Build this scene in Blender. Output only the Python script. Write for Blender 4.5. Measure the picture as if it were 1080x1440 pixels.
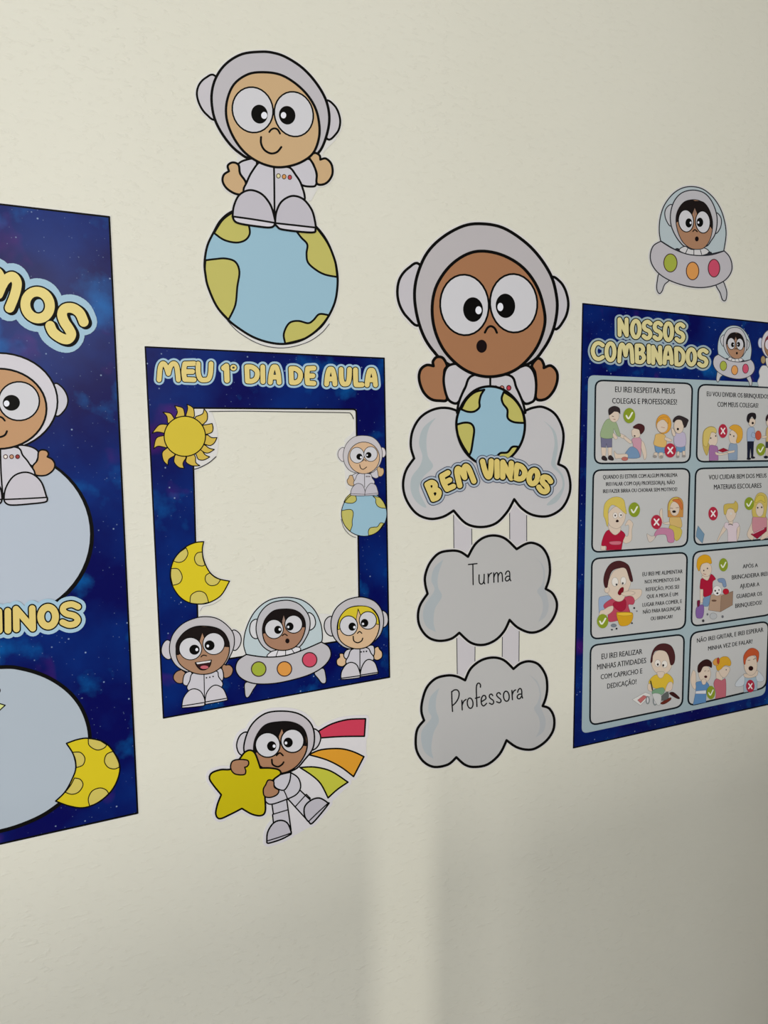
import bpy, math, random
from mathutils import Vector, Matrix
from mathutils.geometry import delaunay_2d_cdt
random.seed(7)
C = bpy.context.scene.collection
for _o in list(bpy.data.objects): bpy.data.objects.remove(_o)
# ------------------------------------------------------------------ camera
F, YAW, PIT, ROL, DIST, CZ = 1050.0, -0.44939858, 0.10369392, -0.00990527, 1.15, 1.6
def _rot():
    ca, sa, cb, sb, cc, sc = math.cos(YAW), math.sin(YAW), math.cos(PIT), math.sin(PIT), math.cos(ROL), math.sin(ROL)
    Rz = Matrix(((cc, -sc, 0), (sc, cc, 0), (0, 0, 1)))
    Rx = Matrix(((1, 0, 0), (0, cb, -sb), (0, sb, cb)))
    Ry = Matrix(((ca, 0, sa), (0, 1, 0), (-sa, 0, ca)))
    return Rz @ Rx @ Ry
R = _rot(); RT = R.transposed()
def wall_xz(px, py):                       # a point of the wall plane (x, z) in metres
    d = RT @ Vector(((px - 540) / F, (py - 720) / F, 1.0))
    return (DIST * d.x / d.z, CZ - DIST * d.y / d.z)
def w2(v): return Vector((v[0], v[2], -v[1]))
cam = bpy.data.cameras.new('camera'); cob = bpy.data.objects.new('camera', cam); C.objects.link(cob)
r_, u_, b_ = w2(R[0]), -w2(R[1]), -w2(R[2])
cob.matrix_world = Matrix(((r_.x, u_.x, b_.x, 0), (r_.y, u_.y, b_.y, -DIST), (r_.z, u_.z, b_.z, CZ), (0, 0, 0, 1)))
cam.sensor_fit = 'VERTICAL'; cam.sensor_height = 24.0; cam.lens = 24.0 * F / 1440.0; cam.clip_start = 0.02
S = bpy.context.scene; S.camera = cob
# ------------------------------------------------------------------ world, lights, exposure
S.view_settings.view_transform = 'Standard'; S.view_settings.look = 'None'
S.view_settings.gamma = 1.0; S.view_settings.exposure = 0.0; S.view_settings.use_curve_mapping = False
wd = bpy.data.worlds.new('world'); S.world = wd; wd.use_nodes = True
bg = wd.node_tree.nodes['Background']; bg.inputs[0].default_value = (0.97, 0.98, 1.0, 1); bg.inputs[1].default_value = 0.17
def area(name, loc, target, sx, sy, power, col):
    l = bpy.data.lights.new(name, 'AREA'); l.shape = 'RECTANGLE'; l.size = sx; l.size_y = sy; l.energy = power; l.color = col
    o = bpy.data.objects.new(name, l); C.objects.link(o); o.location = loc
    o.rotation_euler = (Vector(target) - Vector(loc)).to_track_quat('-Z', 'Y').to_euler(); return o
area('window_light', (-2.8, -4.0, 1.5), (2.5, 0, 0.5), 2.0, 1.6, 131, (0.955, 0.985, 1.0))
area('slit_light', (0.20, -4.0, 2.4), (0.6, 0, 1.0), 0.05, 0.32, 35, (1.0, 0.94, 0.80))
area('slit_light_b', (0.0, -4.0, 2.4), (0.6, 0, 1.0), 0.11, 0.32, 12, (1.0, 0.95, 0.88))
# ------------------------------------------------------------------ materials
EL = 0.98
def lin(c):
    c /= 255.0
    return c / 12.92 if c <= 0.04045 else ((c + 0.055) / 1.055) ** 2.4
_m = {}
def ink(rgb):
    if isinstance(rgb, bpy.types.Material): return rgb
    if rgb not in _m:
        m = bpy.data.materials.new('ink_%d_%d_%d' % rgb); m.use_nodes = True
        b = m.node_tree.nodes['Principled BSDF']
        b.inputs['Base Color'].default_value = tuple(min(0.95, max(0.002, lin(c) / EL * k)) for c, k in zip(rgb, (1.0, 1.0, 1.06))) + (1,)
        b.inputs['Roughness'].default_value = 0.5; b.inputs['Specular IOR Level'].default_value = 0.08
        _m[rgb] = m
    return _m[rgb]
K = (4, 4, 6); WH = (194, 192, 197); PAPER = (212, 212, 208)
def mat(name, rough=0.6):
    m = bpy.data.materials.new(name); m.use_nodes = True; nt = m.node_tree
    b = nt.nodes['Principled BSDF']; b.inputs['Roughness'].default_value = rough
    return m, nt, b
def galaxy(seed, name):
    m, nt, b = mat(name, 0.32); N = nt.nodes; L = nt.links; b.inputs['Specular IOR Level'].default_value = 0.09
    tc = N.new('ShaderNodeTexCoord'); mp = N.new('ShaderNodeMapping'); mp.inputs['Location'].default_value = (seed * 3.1, seed * 1.7, seed * 0.9)
    L.new(tc.outputs['Object'], mp.inputs[0])
    def noise(sc, det, off):
        n = N.new('ShaderNodeTexNoise'); n.inputs['Scale'].default_value = sc; n.inputs['Detail'].default_value = det
        m2 = N.new('ShaderNodeMapping'); m2.inputs['Location'].default_value = (off, off * 2, -off); L.new(mp.outputs[0], m2.inputs[0]); L.new(m2.outputs[0], n.inputs['Vector']); return n
    def ramp(src, a, c0, d, c1):
        r = N.new('ShaderNodeValToRGB'); r.color_ramp.elements[0].position = a; r.color_ramp.elements[0].color = c0
        r.color_ramp.elements[1].position = d; r.color_ramp.elements[1].color = c1; L.new(src, r.inputs[0]); return r
    def mix(f, a, bb):
        x = N.new('ShaderNodeMix'); x.data_type = 'RGBA'
        if f is not None: L.new(f, x.inputs['Factor'])
        for s, i in ((a, 6), (bb, 7)):
            if isinstance(s, tuple): x.inputs[i].default_value = s
            else: L.new(s, x.inputs[i])
        return x.outputs[2]
    base = ramp(noise(9, 4, 0).outputs['Fac'], 0.38, (0.0010, 0.0020, 0.085, 1), 0.66, (0.001, 0.020, 0.17, 1))
    teal = ramp(noise(14, 6, 4.3).outputs['Fac'], 0.56, (0, 0, 0, 1), 0.78, (0.9, 0.9, 0.9, 1))
    c = mix(teal.outputs[0], base.outputs[0], (0.001, 0.13, 0.45, 1))
    mag = ramp(noise(11, 3, 9.7).outputs['Fac'], 0.63, (0, 0, 0, 1), 0.90, (0.7, 0.7, 0.7, 1))
    c = mix(mag.outputs[0], c, (0.17, 0.004, 0.20, 1))
    for sc, rad, br in ((55, 0.085, 0.32), (120, 0.10, 0.16)):
        v = N.new('ShaderNodeTexVoronoi'); v.inputs['Scale'].default_value = sc; L.new(mp.outputs[0], v.inputs['Vector'])
        r = ramp(v.outputs['Distance'], rad * 0.4, (br * 1.6,) * 3 + (1,), rad, (0, 0, 0, 1))
        c = mix(r.outputs[0], c, (0.45, 0.62, 0.9, 1))
    L.new(c, b.inputs['Base Color']); return m
GAL = [galaxy(1, 'galaxy_print'), galaxy(2.3, 'galaxy_print_frame'), galaxy(4.1, 'galaxy_print_rules')]
# wall paint with roller relief
wm, nt, b = mat('wall_paint', 0.5); N = nt.nodes; L = nt.links
tc = N.new('ShaderNodeTexCoord'); n1 = N.new('ShaderNodeTexNoise'); n1.inputs['Scale'].default_value = 2.2; n1.inputs['Detail'].default_value = 4
L.new(tc.outputs['Object'], n1.inputs['Vector'])
rp = N.new('ShaderNodeValToRGB'); rp.color_ramp.elements[0].position = .3; rp.color_ramp.elements[0].color = (0.69, 0.69, 0.625, 1)
rp.color_ramp.elements[1].position = .7; rp.color_ramp.elements[1].color = (0.71, 0.71, 0.65, 1)
L.new(n1.outputs['Fac'], rp.inputs[0]); L.new(rp.outputs[0], b.inputs['Base Color'])
n2 = N.new('ShaderNodeTexNoise'); n2.inputs['Scale'].default_value = 75; n2.inputs['Detail'].default_value = 4; n2.inputs['Roughness'].default_value = .6
mpw = N.new('ShaderNodeMapping'); mpw.inputs['Scale'].default_value = (0.7, 1, 1.6); L.new(tc.outputs['Object'], mpw.inputs[0]); L.new(mpw.outputs[0], n2.inputs['Vector'])
n3 = N.new('ShaderNodeTexNoise'); n3.inputs['Scale'].default_value = 4; L.new(tc.outputs['Object'], n3.inputs['Vector'])
pr = N.new('ShaderNodeValToRGB'); pr.color_ramp.elements[0].position = .54; pr.color_ramp.elements[1].position = .66; L.new(n2.outputs['Fac'], pr.inputs[0])
pm = N.new('ShaderNodeMath'); pm.operation = 'MULTIPLY'; L.new(pr.outputs[0], pm.inputs[0]); L.new(n3.outputs['Fac'], pm.inputs[1])
bp = N.new('ShaderNodeBump'); bp.inputs['Strength'].default_value = 0.55; bp.inputs['Distance'].default_value = 0.0012
L.new(pm.outputs[0], bp.inputs['Height']); L.new(bp.outputs[0], b.inputs['Normal']); b.inputs['Specular IOR Level'].default_value = 0.25
fm, nt, b = mat('floor_tile', 0.35); b.inputs['Base Color'].default_value = (0.36, 0.33, 0.29, 1)
br = nt.nodes.new('ShaderNodeTexBrick'); br.inputs['Color1'].default_value = (.50, .41, .31, 1); br.inputs['Color2'].default_value = (.47, .39, .30, 1)
br.inputs['Mortar'].default_value = (.2, .19, .18, 1); br.offset = 0; br.inputs['Scale'].default_value = 1; br.inputs['Brick Width'].default_value = .6; br.inputs['Row Height'].default_value = .6; br.inputs['Mortar Size'].default_value = .004
tcf = nt.nodes.new('ShaderNodeTexCoord'); nt.links.new(tcf.outputs['Object'], br.inputs['Vector']); nt.links.new(br.outputs[0], b.inputs['Base Color'])
cm, nt, b = mat('ceiling_paint', 0.8); b.inputs['Base Color'].default_value = (.75, .75, .72, 1)
dm, nt, b = mat('blocker_paint', 0.6); b.inputs['Base Color'].default_value = (.55, .52, .46, 1)  # plain colour for the added panels that block the slit lights
# ------------------------------------------------------------------ setting
def boxobj(name, x0, x1, y0, y1, z0, z1, m):
    v = [(x, y, z) for x in (x0, x1) for y in (y0, y1) for z in (z0, z1)]
    f = [(0, 1, 3, 2), (4, 6, 7, 5), (0, 4, 5, 1), (2, 3, 7, 6), (0, 2, 6, 4), (1, 5, 7, 3)]
    me = bpy.data.meshes.new(name); me.from_pydata(v, [], f); me.materials.append(m); me.update()
    o = bpy.data.objects.new(name, me); C.objects.link(o); o['kind'] = 'structure'; return o
boxobj('wall_back', -3.5, 6.0, 0.0, 0.15, 0, 3.2, wm)
boxobj('floor', -3.5, 6.0, -6.0, 0.15, -0.1, 0, fm)
boxobj('ceiling', -3.5, 6.0, -6.0, 0.15, 3.2, 3.3, cm)
boxobj('light_blocker', -0.12, 0.36, -2.04, -2.0, 0, 1.665, dm)  # added unseen panel, shades the lower wall left of the light band
boxobj('light_blocker', 0.425, 1.9, -2.04, -2.0, 0, 1.665, dm)  # second added panel; the gap between the two lets the band through
# ------------------------------------------------------------------ 2D drawing kit
cur = [0.0, 0.0, 1.0, 1.0]
def crop(x0, y0, s, sy=None): cur[:] = [x0, y0, s, sy if sy else s]
def X(p): return (cur[0] + p[0] * cur[2], cur[1] + p[1] * cur[3])
def sm(pts, closed=True, n=5):
    P = [(p[0], p[1]) for p in pts]; cn = [len(p) > 2 for p in pts]; k = len(P); out = []
    rng = range(k if closed else k - 1)
    for i in rng:
        a, b2 = P[i], P[(i + 1) % k]
        p0 = P[(i - 1) % k] if (closed or i > 0) and not cn[i] else a
        p3 = P[(i + 2) % k] if (closed or i < k - 2) and not cn[(i + 1) % k] else b2
        if cn[i] and cn[(i + 1) % k]: out.append(a); continue
        for j in range(n):
            t = j / n; q = []
            for d in (0, 1):
                m1 = (b2[d] - p0[d]) * .5; m2 = (p3[d] - a[d]) * .5
                q.append((2*t**3 - 3*t*t + 1) * a[d] + (t**3 - 2*t*t + t) * m1 + (-2*t**3 + 3*t*t) * b2[d] + (t**3 - t*t) * m2)
            out.append(tuple(q))
    if not closed: out.append(P[-1])
    return out
def E(cx, cy, rx, ry=None, rot=0, n=30):
    ry = ry or rx; c, s = math.cos(math.radians(rot)), math.sin(math.radians(rot))
    return ('raw', [(cx + rx*math.cos(t)*c - ry*math.sin(t)*s, cy + rx*math.cos(t)*s + ry*math.sin(t)*c) for t in (2*math.pi*i/n for i in range(n))])
def path(sh, closed=True):
    if isinstance(sh, tuple) and sh[0] == 'raw': return [X(p) for p in sh[1]]
    return [X(p) for p in sm(sh, closed)]
def poly(pts): return ('raw', list(pts))
def stroke_polys(P, w, closed):
    """pieces (quads and joints) of a brush stroke of width w along P, pixels"""
    h = w / 2; out = []; n = len(P); segs = n if closed else n - 1; k = 10 if w < 4 else 18
    for i in range(segs):
        a, b2 = P[i], P[(i + 1) % n]; dx, dy = b2[0]-a[0], b2[1]-a[1]; l = math.hypot(dx, dy)
        if l < 1e-6: continue
        nx, ny = -dy/l*h, dx/l*h
        out.append([(a[0]+nx, a[1]+ny), (a[0]-nx, a[1]-ny), (b2[0]-nx, b2[1]-ny), (b2[0]+nx, b2[1]+ny)])
    for i in range(n):
        end = not closed and i in (0, n - 1)
        if not end:
            a, b2, c2 = P[i-1], P[i], P[(i+1) % n]
            t1 = math.atan2(b2[1]-a[1], b2[0]-a[0]); t2 = math.atan2(c2[1]-b2[1], c2[0]-b2[0])
            d = abs((t2 - t1 + math.pi) % (2*math.pi) - math.pi)
            if d < 0.02 or (d * h < 0.05): continue
        ph = 0.37 * i
        out.append([(P[i][0] + h*math.cos(ph + 2*math.pi*j/k), P[i][1] + h*math.sin(ph + 2*math.pi*j/k)) for j in range(k)])
    return out
def inside(x, y, p):
    r = False; j = len(p) - 1
    for i in range(len(p)):
        if (p[i][1] > y) != (p[j][1] > y) and x < (p[j][0]-p[i][0]) * (y-p[i][1]) / (p[j][1]-p[i][1]) + p[i][0]: r = not r
        j = i
    return r
def union(polys):
    vs = []; fs = []
    for p in polys:
        ar = sum(p[i-1][0]*p[i][1] - p[i][0]*p[i-1][1] for i in range(len(p)))
        if abs(ar) < 1e-9: continue
        if ar < 0: p = p[::-1]
        fs.append(list(range(len(vs), len(vs)+len(p)))); vs += [Vector(q) for q in p]
    v, e, f, ov, oe, of = delaunay_2d_cdt(vs, [], fs, 1, 1e-4)
    src = [[tuple(vs[i]) for i in q] for q in fs]; out = []
    for t, o in zip(f, of):
        if not o: continue
        cx = sum(v[i][0] for i in t) / len(t); cy = sum(v[i][1] for i in t) / len(t)
        if any(inside(cx, cy, src[k]) for k in o): out.append(tuple(t))
    return [tuple(q) for q in v], out
LW = 1.2; BASE = 0.0008; STEP = 0.00002
class Part:
    """one printed or cut piece: gathers flat shapes, links as ONE mesh"""
    lev = 0
    def __init__(s, name, parent=None, label=None):
        s.name, s.parent, s.label = name, parent, label; s.V, s.F, s.M, s.mats = [], [], [], []
    def _add(s, polys, col, depth=None):
        m = ink(col)
        if m not in s.mats: s.mats.append(m)
        mi = s.mats.index(m)
        if depth is None: Part.lev += 1; depth = BASE + 0.00004 + STEP * Part.lev
        v, f = union(polys); o = len(s.V)
        for q in v: x, z = wall_xz(*q); s.V.append((x, -depth, z))
        for t in f: s.F.append(tuple(o + i for i in t)); s.M.append(mi)
        return v, f, o
    def f(s, sh, col, w=0, wc=K):                     # filled, outlined
        P = path(sh); s._add([P], col)
        if w: s.s(sh, w, wc, True)
        return s
    def s(s, sh, w, col=K, closed=False):             # stroke
        s._add(stroke_polys(path(sh, closed), LW * w * cur[2], closed), col); return s
    def ss(s, shs, w, col=K):                         # several open strokes joined
        pl = []
        for sh in shs:
            cl = isinstance(sh, tuple); pl += stroke_polys(path(sh, cl), w * cur[2], cl)
        s._add(pl, col); return s
    def slab(s, polys, col):                          # paper with thickness, lying on the wall
        v, f, o = s._add(polys, col, BASE); ec = {}
        for t in f:
            for i in range(3):
                e = (t[i], t[(i+1) % 3]); ec[tuple(sorted(e))] = ec.get(tuple(sorted(e)), 0) + 1
        b0 = len(s.V); back = {}
        for (a, b2), c in ec.items():
            if c == 1:
                for q in (a, b2):
                    if q not in back: x, y, z = s.V[o + q]; back[q] = len(s.V); s.V.append((x, -0.00001, z))
                s.F.append((o + a, o + b2, back[b2], back[a])); s.M.append(0)
        return s
    def done(s, label=None, cat=None, group=None):
        name = s.name
        if s.parent is None:
            xs = [q[0] for q in s.V]; zs = [q[2] for q in s.V]; org = ((min(xs)+max(xs))/2, 0, min(zs))
        else: org = s.parent['_org']
        me = bpy.data.meshes.new(name)
        me.from_pydata([(q[0]-org[0], q[1], q[2]-org[2]) for q in s.V], [], s.F)
        for m in s.mats: me.materials.append(m)
        me.polygons.foreach_set('material_index', s.M); me.update()
        o = bpy.data.objects.new(name, me); C.objects.link(o); o['_org'] = org
        if s.parent is None: o.location = org
        else: o.parent = s.parent
        if label or s.label: o['label'] = label or s.label
        if cat: o['category'] = cat
        if group: o['group'] = group
        return o
def outl(sh, margin):                                 # pieces of a paper outline: the shape grown by margin (crop units)
    P = path(sh); return [P] + stroke_polys(P, 2 * margin * cur[2], True)
def cutout(name, pieces, label, cat, col=PAPER, group=None):
    Part.lev = 0; return Part(name).slab(pieces, col).done(label, cat, group)
def head(par, c, w, flat=None):
    """eyes, nose, mouth of a cartoon face; flat = a figure part that carries them as sub-parts"""
    for e, p, g in c['eyes']:
        q = Part('eye', par).f(E(*e), (202, 203, 207), w * .85).f(E(*p), K).f(E(*g), (225, 228, 235))
        if len(e) > 5: q.f(E(p[0] + (3 if g[0] < p[0] else 6), p[1] - p[3]*.28, p[2]*.09), (180, 180, 185))
        q.done()
    Part('nose', par).s(c['nose'], w * 1.0).done()
    if 'mouth' in c: Part('mouth', par).s(c['mouth'], w * 1.1).done()
    if 'oh' in c: Part('mouth', par).f(E(*c['oh']), (22, 12, 14)).done()
def mirror(pts, ax): return [(2*ax - p[0],) + tuple(p[1:]) for p in pts]
BLUE = (148, 185, 202); GREEN = (187, 182, 101); SK1 = (196, 167, 127); SK2 = (160, 115, 82); SK3 = (163, 122, 92)
SHOE = (187, 185, 193); SUIT = (196, 195, 202)
def globe(par, disc, lands, w, name='globe'):
    g = Part(name, par).f(disc, BLUE); out = g
    for l in lands: g.f(l, GREEN, w)
    g.s(disc, w * 1.15, K, True); return g.done()
# ------------------------------------------------------------------ bubble lettering
SKEL = {
 'M': [[(0, 1), (.06, .25), (.2, 0), (.36, .18), (.48, .62)], [(.48, .62), (.58, .18), (.76, 0), (.92, .22), (1, 1)]],
 'E': [[(1, 0), (.1, .02, 1), (0, .5), (.1, .98, 1), (1, 1)], [(.05, .5), (.85, .5)]],
 'U': [[(0, 0), (.02, .6), (.2, .95), (.5, 1), (.8, .93), (.95, .6), (1, 0)]],
 'V': [[(0, 0), (.15, .6), (.38, 1), (.62, 1), (.85, .6), (1, 0)]],
 '1': [[(0, .14), (.5, 0, 1), (.62, 1)]],
 'D': [[(0, 0, 1), (.5, .02), (.92, .25), (1, .55), (.85, .85), (.5, 1), (.06, 1, 1), (0, 0, 1)]],
 'I': [[(.45, 0, 1), (.55, 1, 1)]],
 'A': [[(0, 1), (.1, .45), (.3, .05), (.5, 0), (.7, .05), (.9, .45), (1, 1)], [(.12, .66), (.88, .66)]],
 'L': [[(0, 0), (.05, .9), (.25, 1), (1, 1)]],
 'N': [[(.02, 1), (0, 0, 1), (1, 1, 1), (.97, 0)]],
 'S': [[(1, .12), (.6, 0), (.15, .08), (.02, .28), (.25, .46), (.75, .56), (.98, .75), (.8, .95), (.4, 1), (0, .88)]],
 'C': [[(1, .14), (.6, 0), (.2, .12), (0, .5), (.2, .88), (.6, 1), (1, .88)]],
 'B': [[(.02, 0, 1), (.6, 0), (.88, .22), (.6, .46), (.15, .48, 1)], [(.15, .48, 1), (.7, .5), (1, .75), (.65, 1), (.08, 1, 1), (.02, 0, 1)]],
}
def letter_strokes(ch, tl, tr, bl, w):
    W = math.hypot(tr[0]-tl[0], tr[1]-tl[1]); H = math.hypot(bl[0]-tl[0], bl[1]-tl[1])
    a, c = min(.45, w/2/W), min(.45, w/2/H)
    def q(p):
        u, v = a + p[0]*(1-2*a), c + p[1]*(1-2*c)
        return (tl[0] + u*(tr[0]-tl[0]) + v*(bl[0]-tl[0]), tl[1] + u*(tr[1]-tl[1]) + v*(bl[1]-tl[1])) + tuple(p[2:])
    if ch in 'Oº':
        return [('raw', [q((.5 + .5*math.cos(t), .5 + .5*math.sin(t))) for t in (2*math.pi*i/26 for i in range(26))])]
    return [[q(p) for p in st] for st in SKEL[ch]]
YEL = (222, 206, 132)
def title(par, letters, w, halo, bl=6, shadow=(0, 0), name='title', label=None, ring=0, hc=(158, 190, 208), yel=YEL):
    """letters: (char, tl, tr, bl[, w]) in crop units; w = stroke of the yellow, halo = extra all round, bl = black line"""
    st = []
    for L4 in letters: st.append((L4[0], L4[1] if L4[0] == 'raw' else letter_strokes(*L4[:4], L4[4] if len(L4) > 4 else w), L4[4] if len(L4) > 4 else w))
    def pieces(extra, off=(0, 0)):
        out = []
        for ch, ss, ww in st:
            for sh in ss:
                cl = isinstance(sh, tuple); P = [(p[0] + off[0]*cur[2], p[1] + off[1]*cur[2]) for p in path(sh, cl)]
                out += stroke_polys(P, (ww + extra) * cur[2], cl)
        return out
    t = Part(name, par, label)
    if ring: t._add(pieces(2*halo + 2*ring), (40, 50, 80))
    t._add(pieces(2*halo), hc)
    t._add(pieces(2*bl), K)
    if shadow != (0, 0): t._add(pieces(2*bl, shadow), K)
    o = t.done(); l0 = Part.lev
    for ch, ss, ww in st:
        Part.lev = l0
        l = Part('letter', o); pl = []
        for sh in ss:
            cl = isinstance(sh, tuple); pl += stroke_polys(path(sh, cl), ww * cur[2], cl)
        l._add(pl, yel); l.done()
    Part.lev = l0 + 1; return o
def box(ch, x0, x1, y0, y1, sl=0.0, w=None):           # upright letter box, sl = fall of the line per unit x
    d = sl * (x1 - x0); r = (ch, (x0, y0), (x1, y0 + d), (x0, y1))
    return r + (w,) if w else r
# ------------------------------------------------------------------ captions in the built-in face
_txt = {}
def text_tris(s):
    if s not in _txt:
        cu = bpy.data.curves.new('t', 'FONT'); cu.body = s; cu.resolution_u = 2; o = bpy.data.objects.new('t', cu); C.objects.link(o)
        bpy.context.view_layer.update(); me = o.evaluated_get(bpy.context.evaluated_depsgraph_get()).to_mesh(); me.calc_loop_triangles()
        r = ([tuple(v.co[:2]) for v in me.vertices], [tuple(t.vertices) for t in me.loop_triangles])
        bpy.data.objects.remove(o); bpy.data.curves.remove(cu); _txt[s] = r
    return _txt[s]
CAPH = max(v[1] for v in text_tris('H')[0])
def caption(part, s, tl, tr, bl, br2, col=(30, 30, 34)):
    v, f = text_tris(s); x0 = min(q[0] for q in v); x1 = max(q[0] for q in v)
    m = ink(col)
    if m not in part.mats: part.mats.append(m)
    mi = part.mats.index(m); d = BASE + 0.00004 + STEP * Part.lev; o = len(part.V)
    for q in v:
        u = (q[0]-x0)/(x1-x0); t = 1 - q[1]/CAPH
        top = (tl[0] + u*(tr[0]-tl[0]), tl[1] + u*(tr[1]-tl[1])); bot = (bl[0] + u*(br2[0]-bl[0]), bl[1] + u*(br2[1]-bl[1]))
        x, z = wall_xz(*X((top[0] + t*(bot[0]-top[0]), top[1] + t*(bot[1]-top[1])))); part.V.append((x, -d, z))
    for t in f: part.F.append(tuple(o + i for i in t)); part.M.append(mi)
def wrect(tlpx, brx, bry_px=None): pass
def unwall(x, z):                                      # wall point back to a drawing coordinate
    v = R @ Vector((x, CZ - z, DIST)); return (540 + F*v.x/v.z, 720 + F*v.y/v.z)
def rquad(q, r, n=5):                                  # rounded quadrilateral TL TR BR BL, radius r
    out = []
    for i in range(4):
        p, a, b2 = q[i], q[i-1], q[(i+1) % 4]
        la, lb = math.dist(p, a), math.dist(p, b2)
        s0 = (p[0] + (a[0]-p[0])*r/la, p[1] + (a[1]-p[1])*r/la); s1 = (p[0] + (b2[0]-p[0])*r/lb, p[1] + (b2[1]-p[1])*r/lb)
        for j in range(n + 1):
            t = j / n; out.append(tuple((1-t)**2*s0[d] + 2*t*(1-t)*p[d] + t*t*s1[d] for d in (0, 1)))
    return out
# ------------------------------------------------------------------ astronaut sitting on the globe (top)
crop(260, 60, .22222)
earL = [(190,212),(130,225),(88,270),(75,330),(95,400),(135,455),(195,485),(260,350)]
earR = [(890,370),(945,400),(975,460),(980,520),(958,575),(900,612),(850,480)]
helm = [(480,60),(360,75),(260,135),(195,225),(168,330),(178,450),(215,545),(280,640),(345,700),(420,740),(600,775),(800,720),(850,690),(885,620),(910,520),(908,430),(880,340),(820,245),(740,160),(640,95),(560,67)]
face = [(500,190),(400,202),(310,265),(265,370),(262,480),(300,590),(370,690),(460,755),(560,788),(650,785),(740,755),(810,700),(845,610),(848,520),(825,420),(770,330),(690,255),(600,205)]
armL = [(450,740),(380,745),(338,768),(335,800),(350,850),(382,893),(440,830)]
armR = [(660,790),(740,745),(788,740),(815,780),(832,840),(828,900),(798,912),(735,900),(690,840)]
handL = [(338,775),(300,760),(270,780),(278,815,1),(245,838),(238,880),(265,925),(320,958),(362,955),(385,890),(348,830)]
handR = [(785,725),(820,700),(850,715),(855,742,1),(890,735),(925,770),(932,830),(905,880),(865,900),(832,890),(832,830),(810,770)]
torso = [(480,755),(425,815),(390,885),(372,950),(450,1050),(565,1110),(680,1050),(755,1000),(735,900),(700,840),(655,790),(560,790)]
bootL = [(300,1102,1),(307,1040),(335,975),(380,942),(430,937),(490,965),(540,1030),(565,1110),(568,1145),(545,1170),(470,1166),(330,1142)]
bootR = [(570,1145),(575,1080),(600,1020),(640,985),(690,972),(750,995),(800,1060),(820,1130),(824,1180),(800,1203),(620,1185),(582,1165)]
crop(270, 280, .21296)
disc = [(265,82),(190,140),(145,215),(100,310),(82,420),(88,500),(105,580),(160,705),(235,795),(310,855),(400,910),(500,945),(600,957),(700,940),(780,900),(850,840),(905,765),(945,670),(960,560),(955,470),(935,385),(885,270),(815,180),(700,80),(540,40),(400,45)]
px_disc = poly(path(disc))
crop(260, 60, .22222)
pcs = []
for s_ in (earL, earR, helm, armL, armR, handL, handR, torso, bootL, bootR): pcs += outl(s_, 16)
pcs += [path(poly([(330,720),(460,760),(400,900),(330,860)])), path(poly([(800,640),(900,560),(960,610),(880,690),(870,720)])), path(poly([(690,900),(850,905),(800,1000),(740,1010)]))]
crop(0, 0, 1); pcs += outl(px_disc, 3.4); crop(270, 280, .21296)
pcs += outl(poly(path_ := [(230,800),(310,880),(450,958),(600,980),(750,950),(850,885),(905,825),(800,700),(500,700)]), 6)
t1 = cutout('astronaut_cutout', pcs, 'paper astronaut with tan smiling face sitting on a large globe, highest on the wall', 'wall cutout', group=None)
globe(t1, disc, [
 [(265,90,1),(200,140),(145,225,1),(210,270),(290,288),(350,272),(380,230),(375,175,1),(300,120)],
 [(88,405,1),(150,397),(220,393),(285,415),(312,480),(298,580),(285,700),(240,797,1),(160,705),(105,580),(85,480)],
 [(690,215,1),(720,255),(760,300),(755,360),(765,420),(820,470),(880,500),(958,515,1),(940,400),(890,285),(815,182,1)],
 [(615,955,1),(605,890),(640,820),(700,805),(765,820),(800,800),(840,760),(905,768,1),(850,845),(750,918)]], 11)
Part('cut_line', t1).s([(232,802),(310,882),(450,960),(600,983),(750,950),(850,888),(905,825)], 4, (60,60,64)).done()
crop(260, 60, .22222)
p = Part('ear_cup', t1).f(earL, WH, 11); p.done(); Part('ear_cup', t1).f(earR, WH, 11).done()
Part('helmet', t1).f(helm, (185,183,187), 14).done()
Part('sleeve', t1).f(armL, SUIT, 11).done(); Part('sleeve', t1).f(armR, SUIT, 11).done()
Part('hand', t1).f(handL, SK1, 12).done(); Part('hand', t1).f(handR, SK1, 12).done()
Part('torso', t1).f(torso, SUIT, 11).s([(562,790),(564,900),(566,1130)], 10).done()
for x_, y_, c_ in ((590,845,(214,210,160)), (626,850,(205,150,90)), (662,854,(180,70,80))): Part('suit_button', t1).f(E(x_, y_, 12, 14), c_, 4, (70,45,35)).done()
Part('face', t1).f(face, SK1, 13).done()
head(t1, dict(eyes=[((427,428,128,145,-15), (470,455,52,60,-10), (500,463,19,22)), ((687,455,122,143,-15), (645,462,52,59,-10), (622,462,17,20))],
     nose=[(532,568),(545,552),(565,545),(585,553),(600,578)], mouth=[(480,600),(480,640),(500,680),(540,703),(580,695),(608,663)]), 10)
Part('boot', t1).f(bootL, SHOE).f([(302,1104,1),(566,1140,1),(565,1150),(545,1168),(470,1164),(330,1140)], (204,202,209)).s(bootL, 11, K, True).s([(302,1102),(430,1120),(566,1142)], 10).done()
Part('boot', t1).f(bootR, SHOE).f([(572,1147,1),(822,1172,1),(820,1185),(800,1201),(620,1183),(584,1163)], (204,202,209)).s(bootR, 11, K, True).s([(570,1144),(700,1158),(822,1172)], 10).done()

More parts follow.
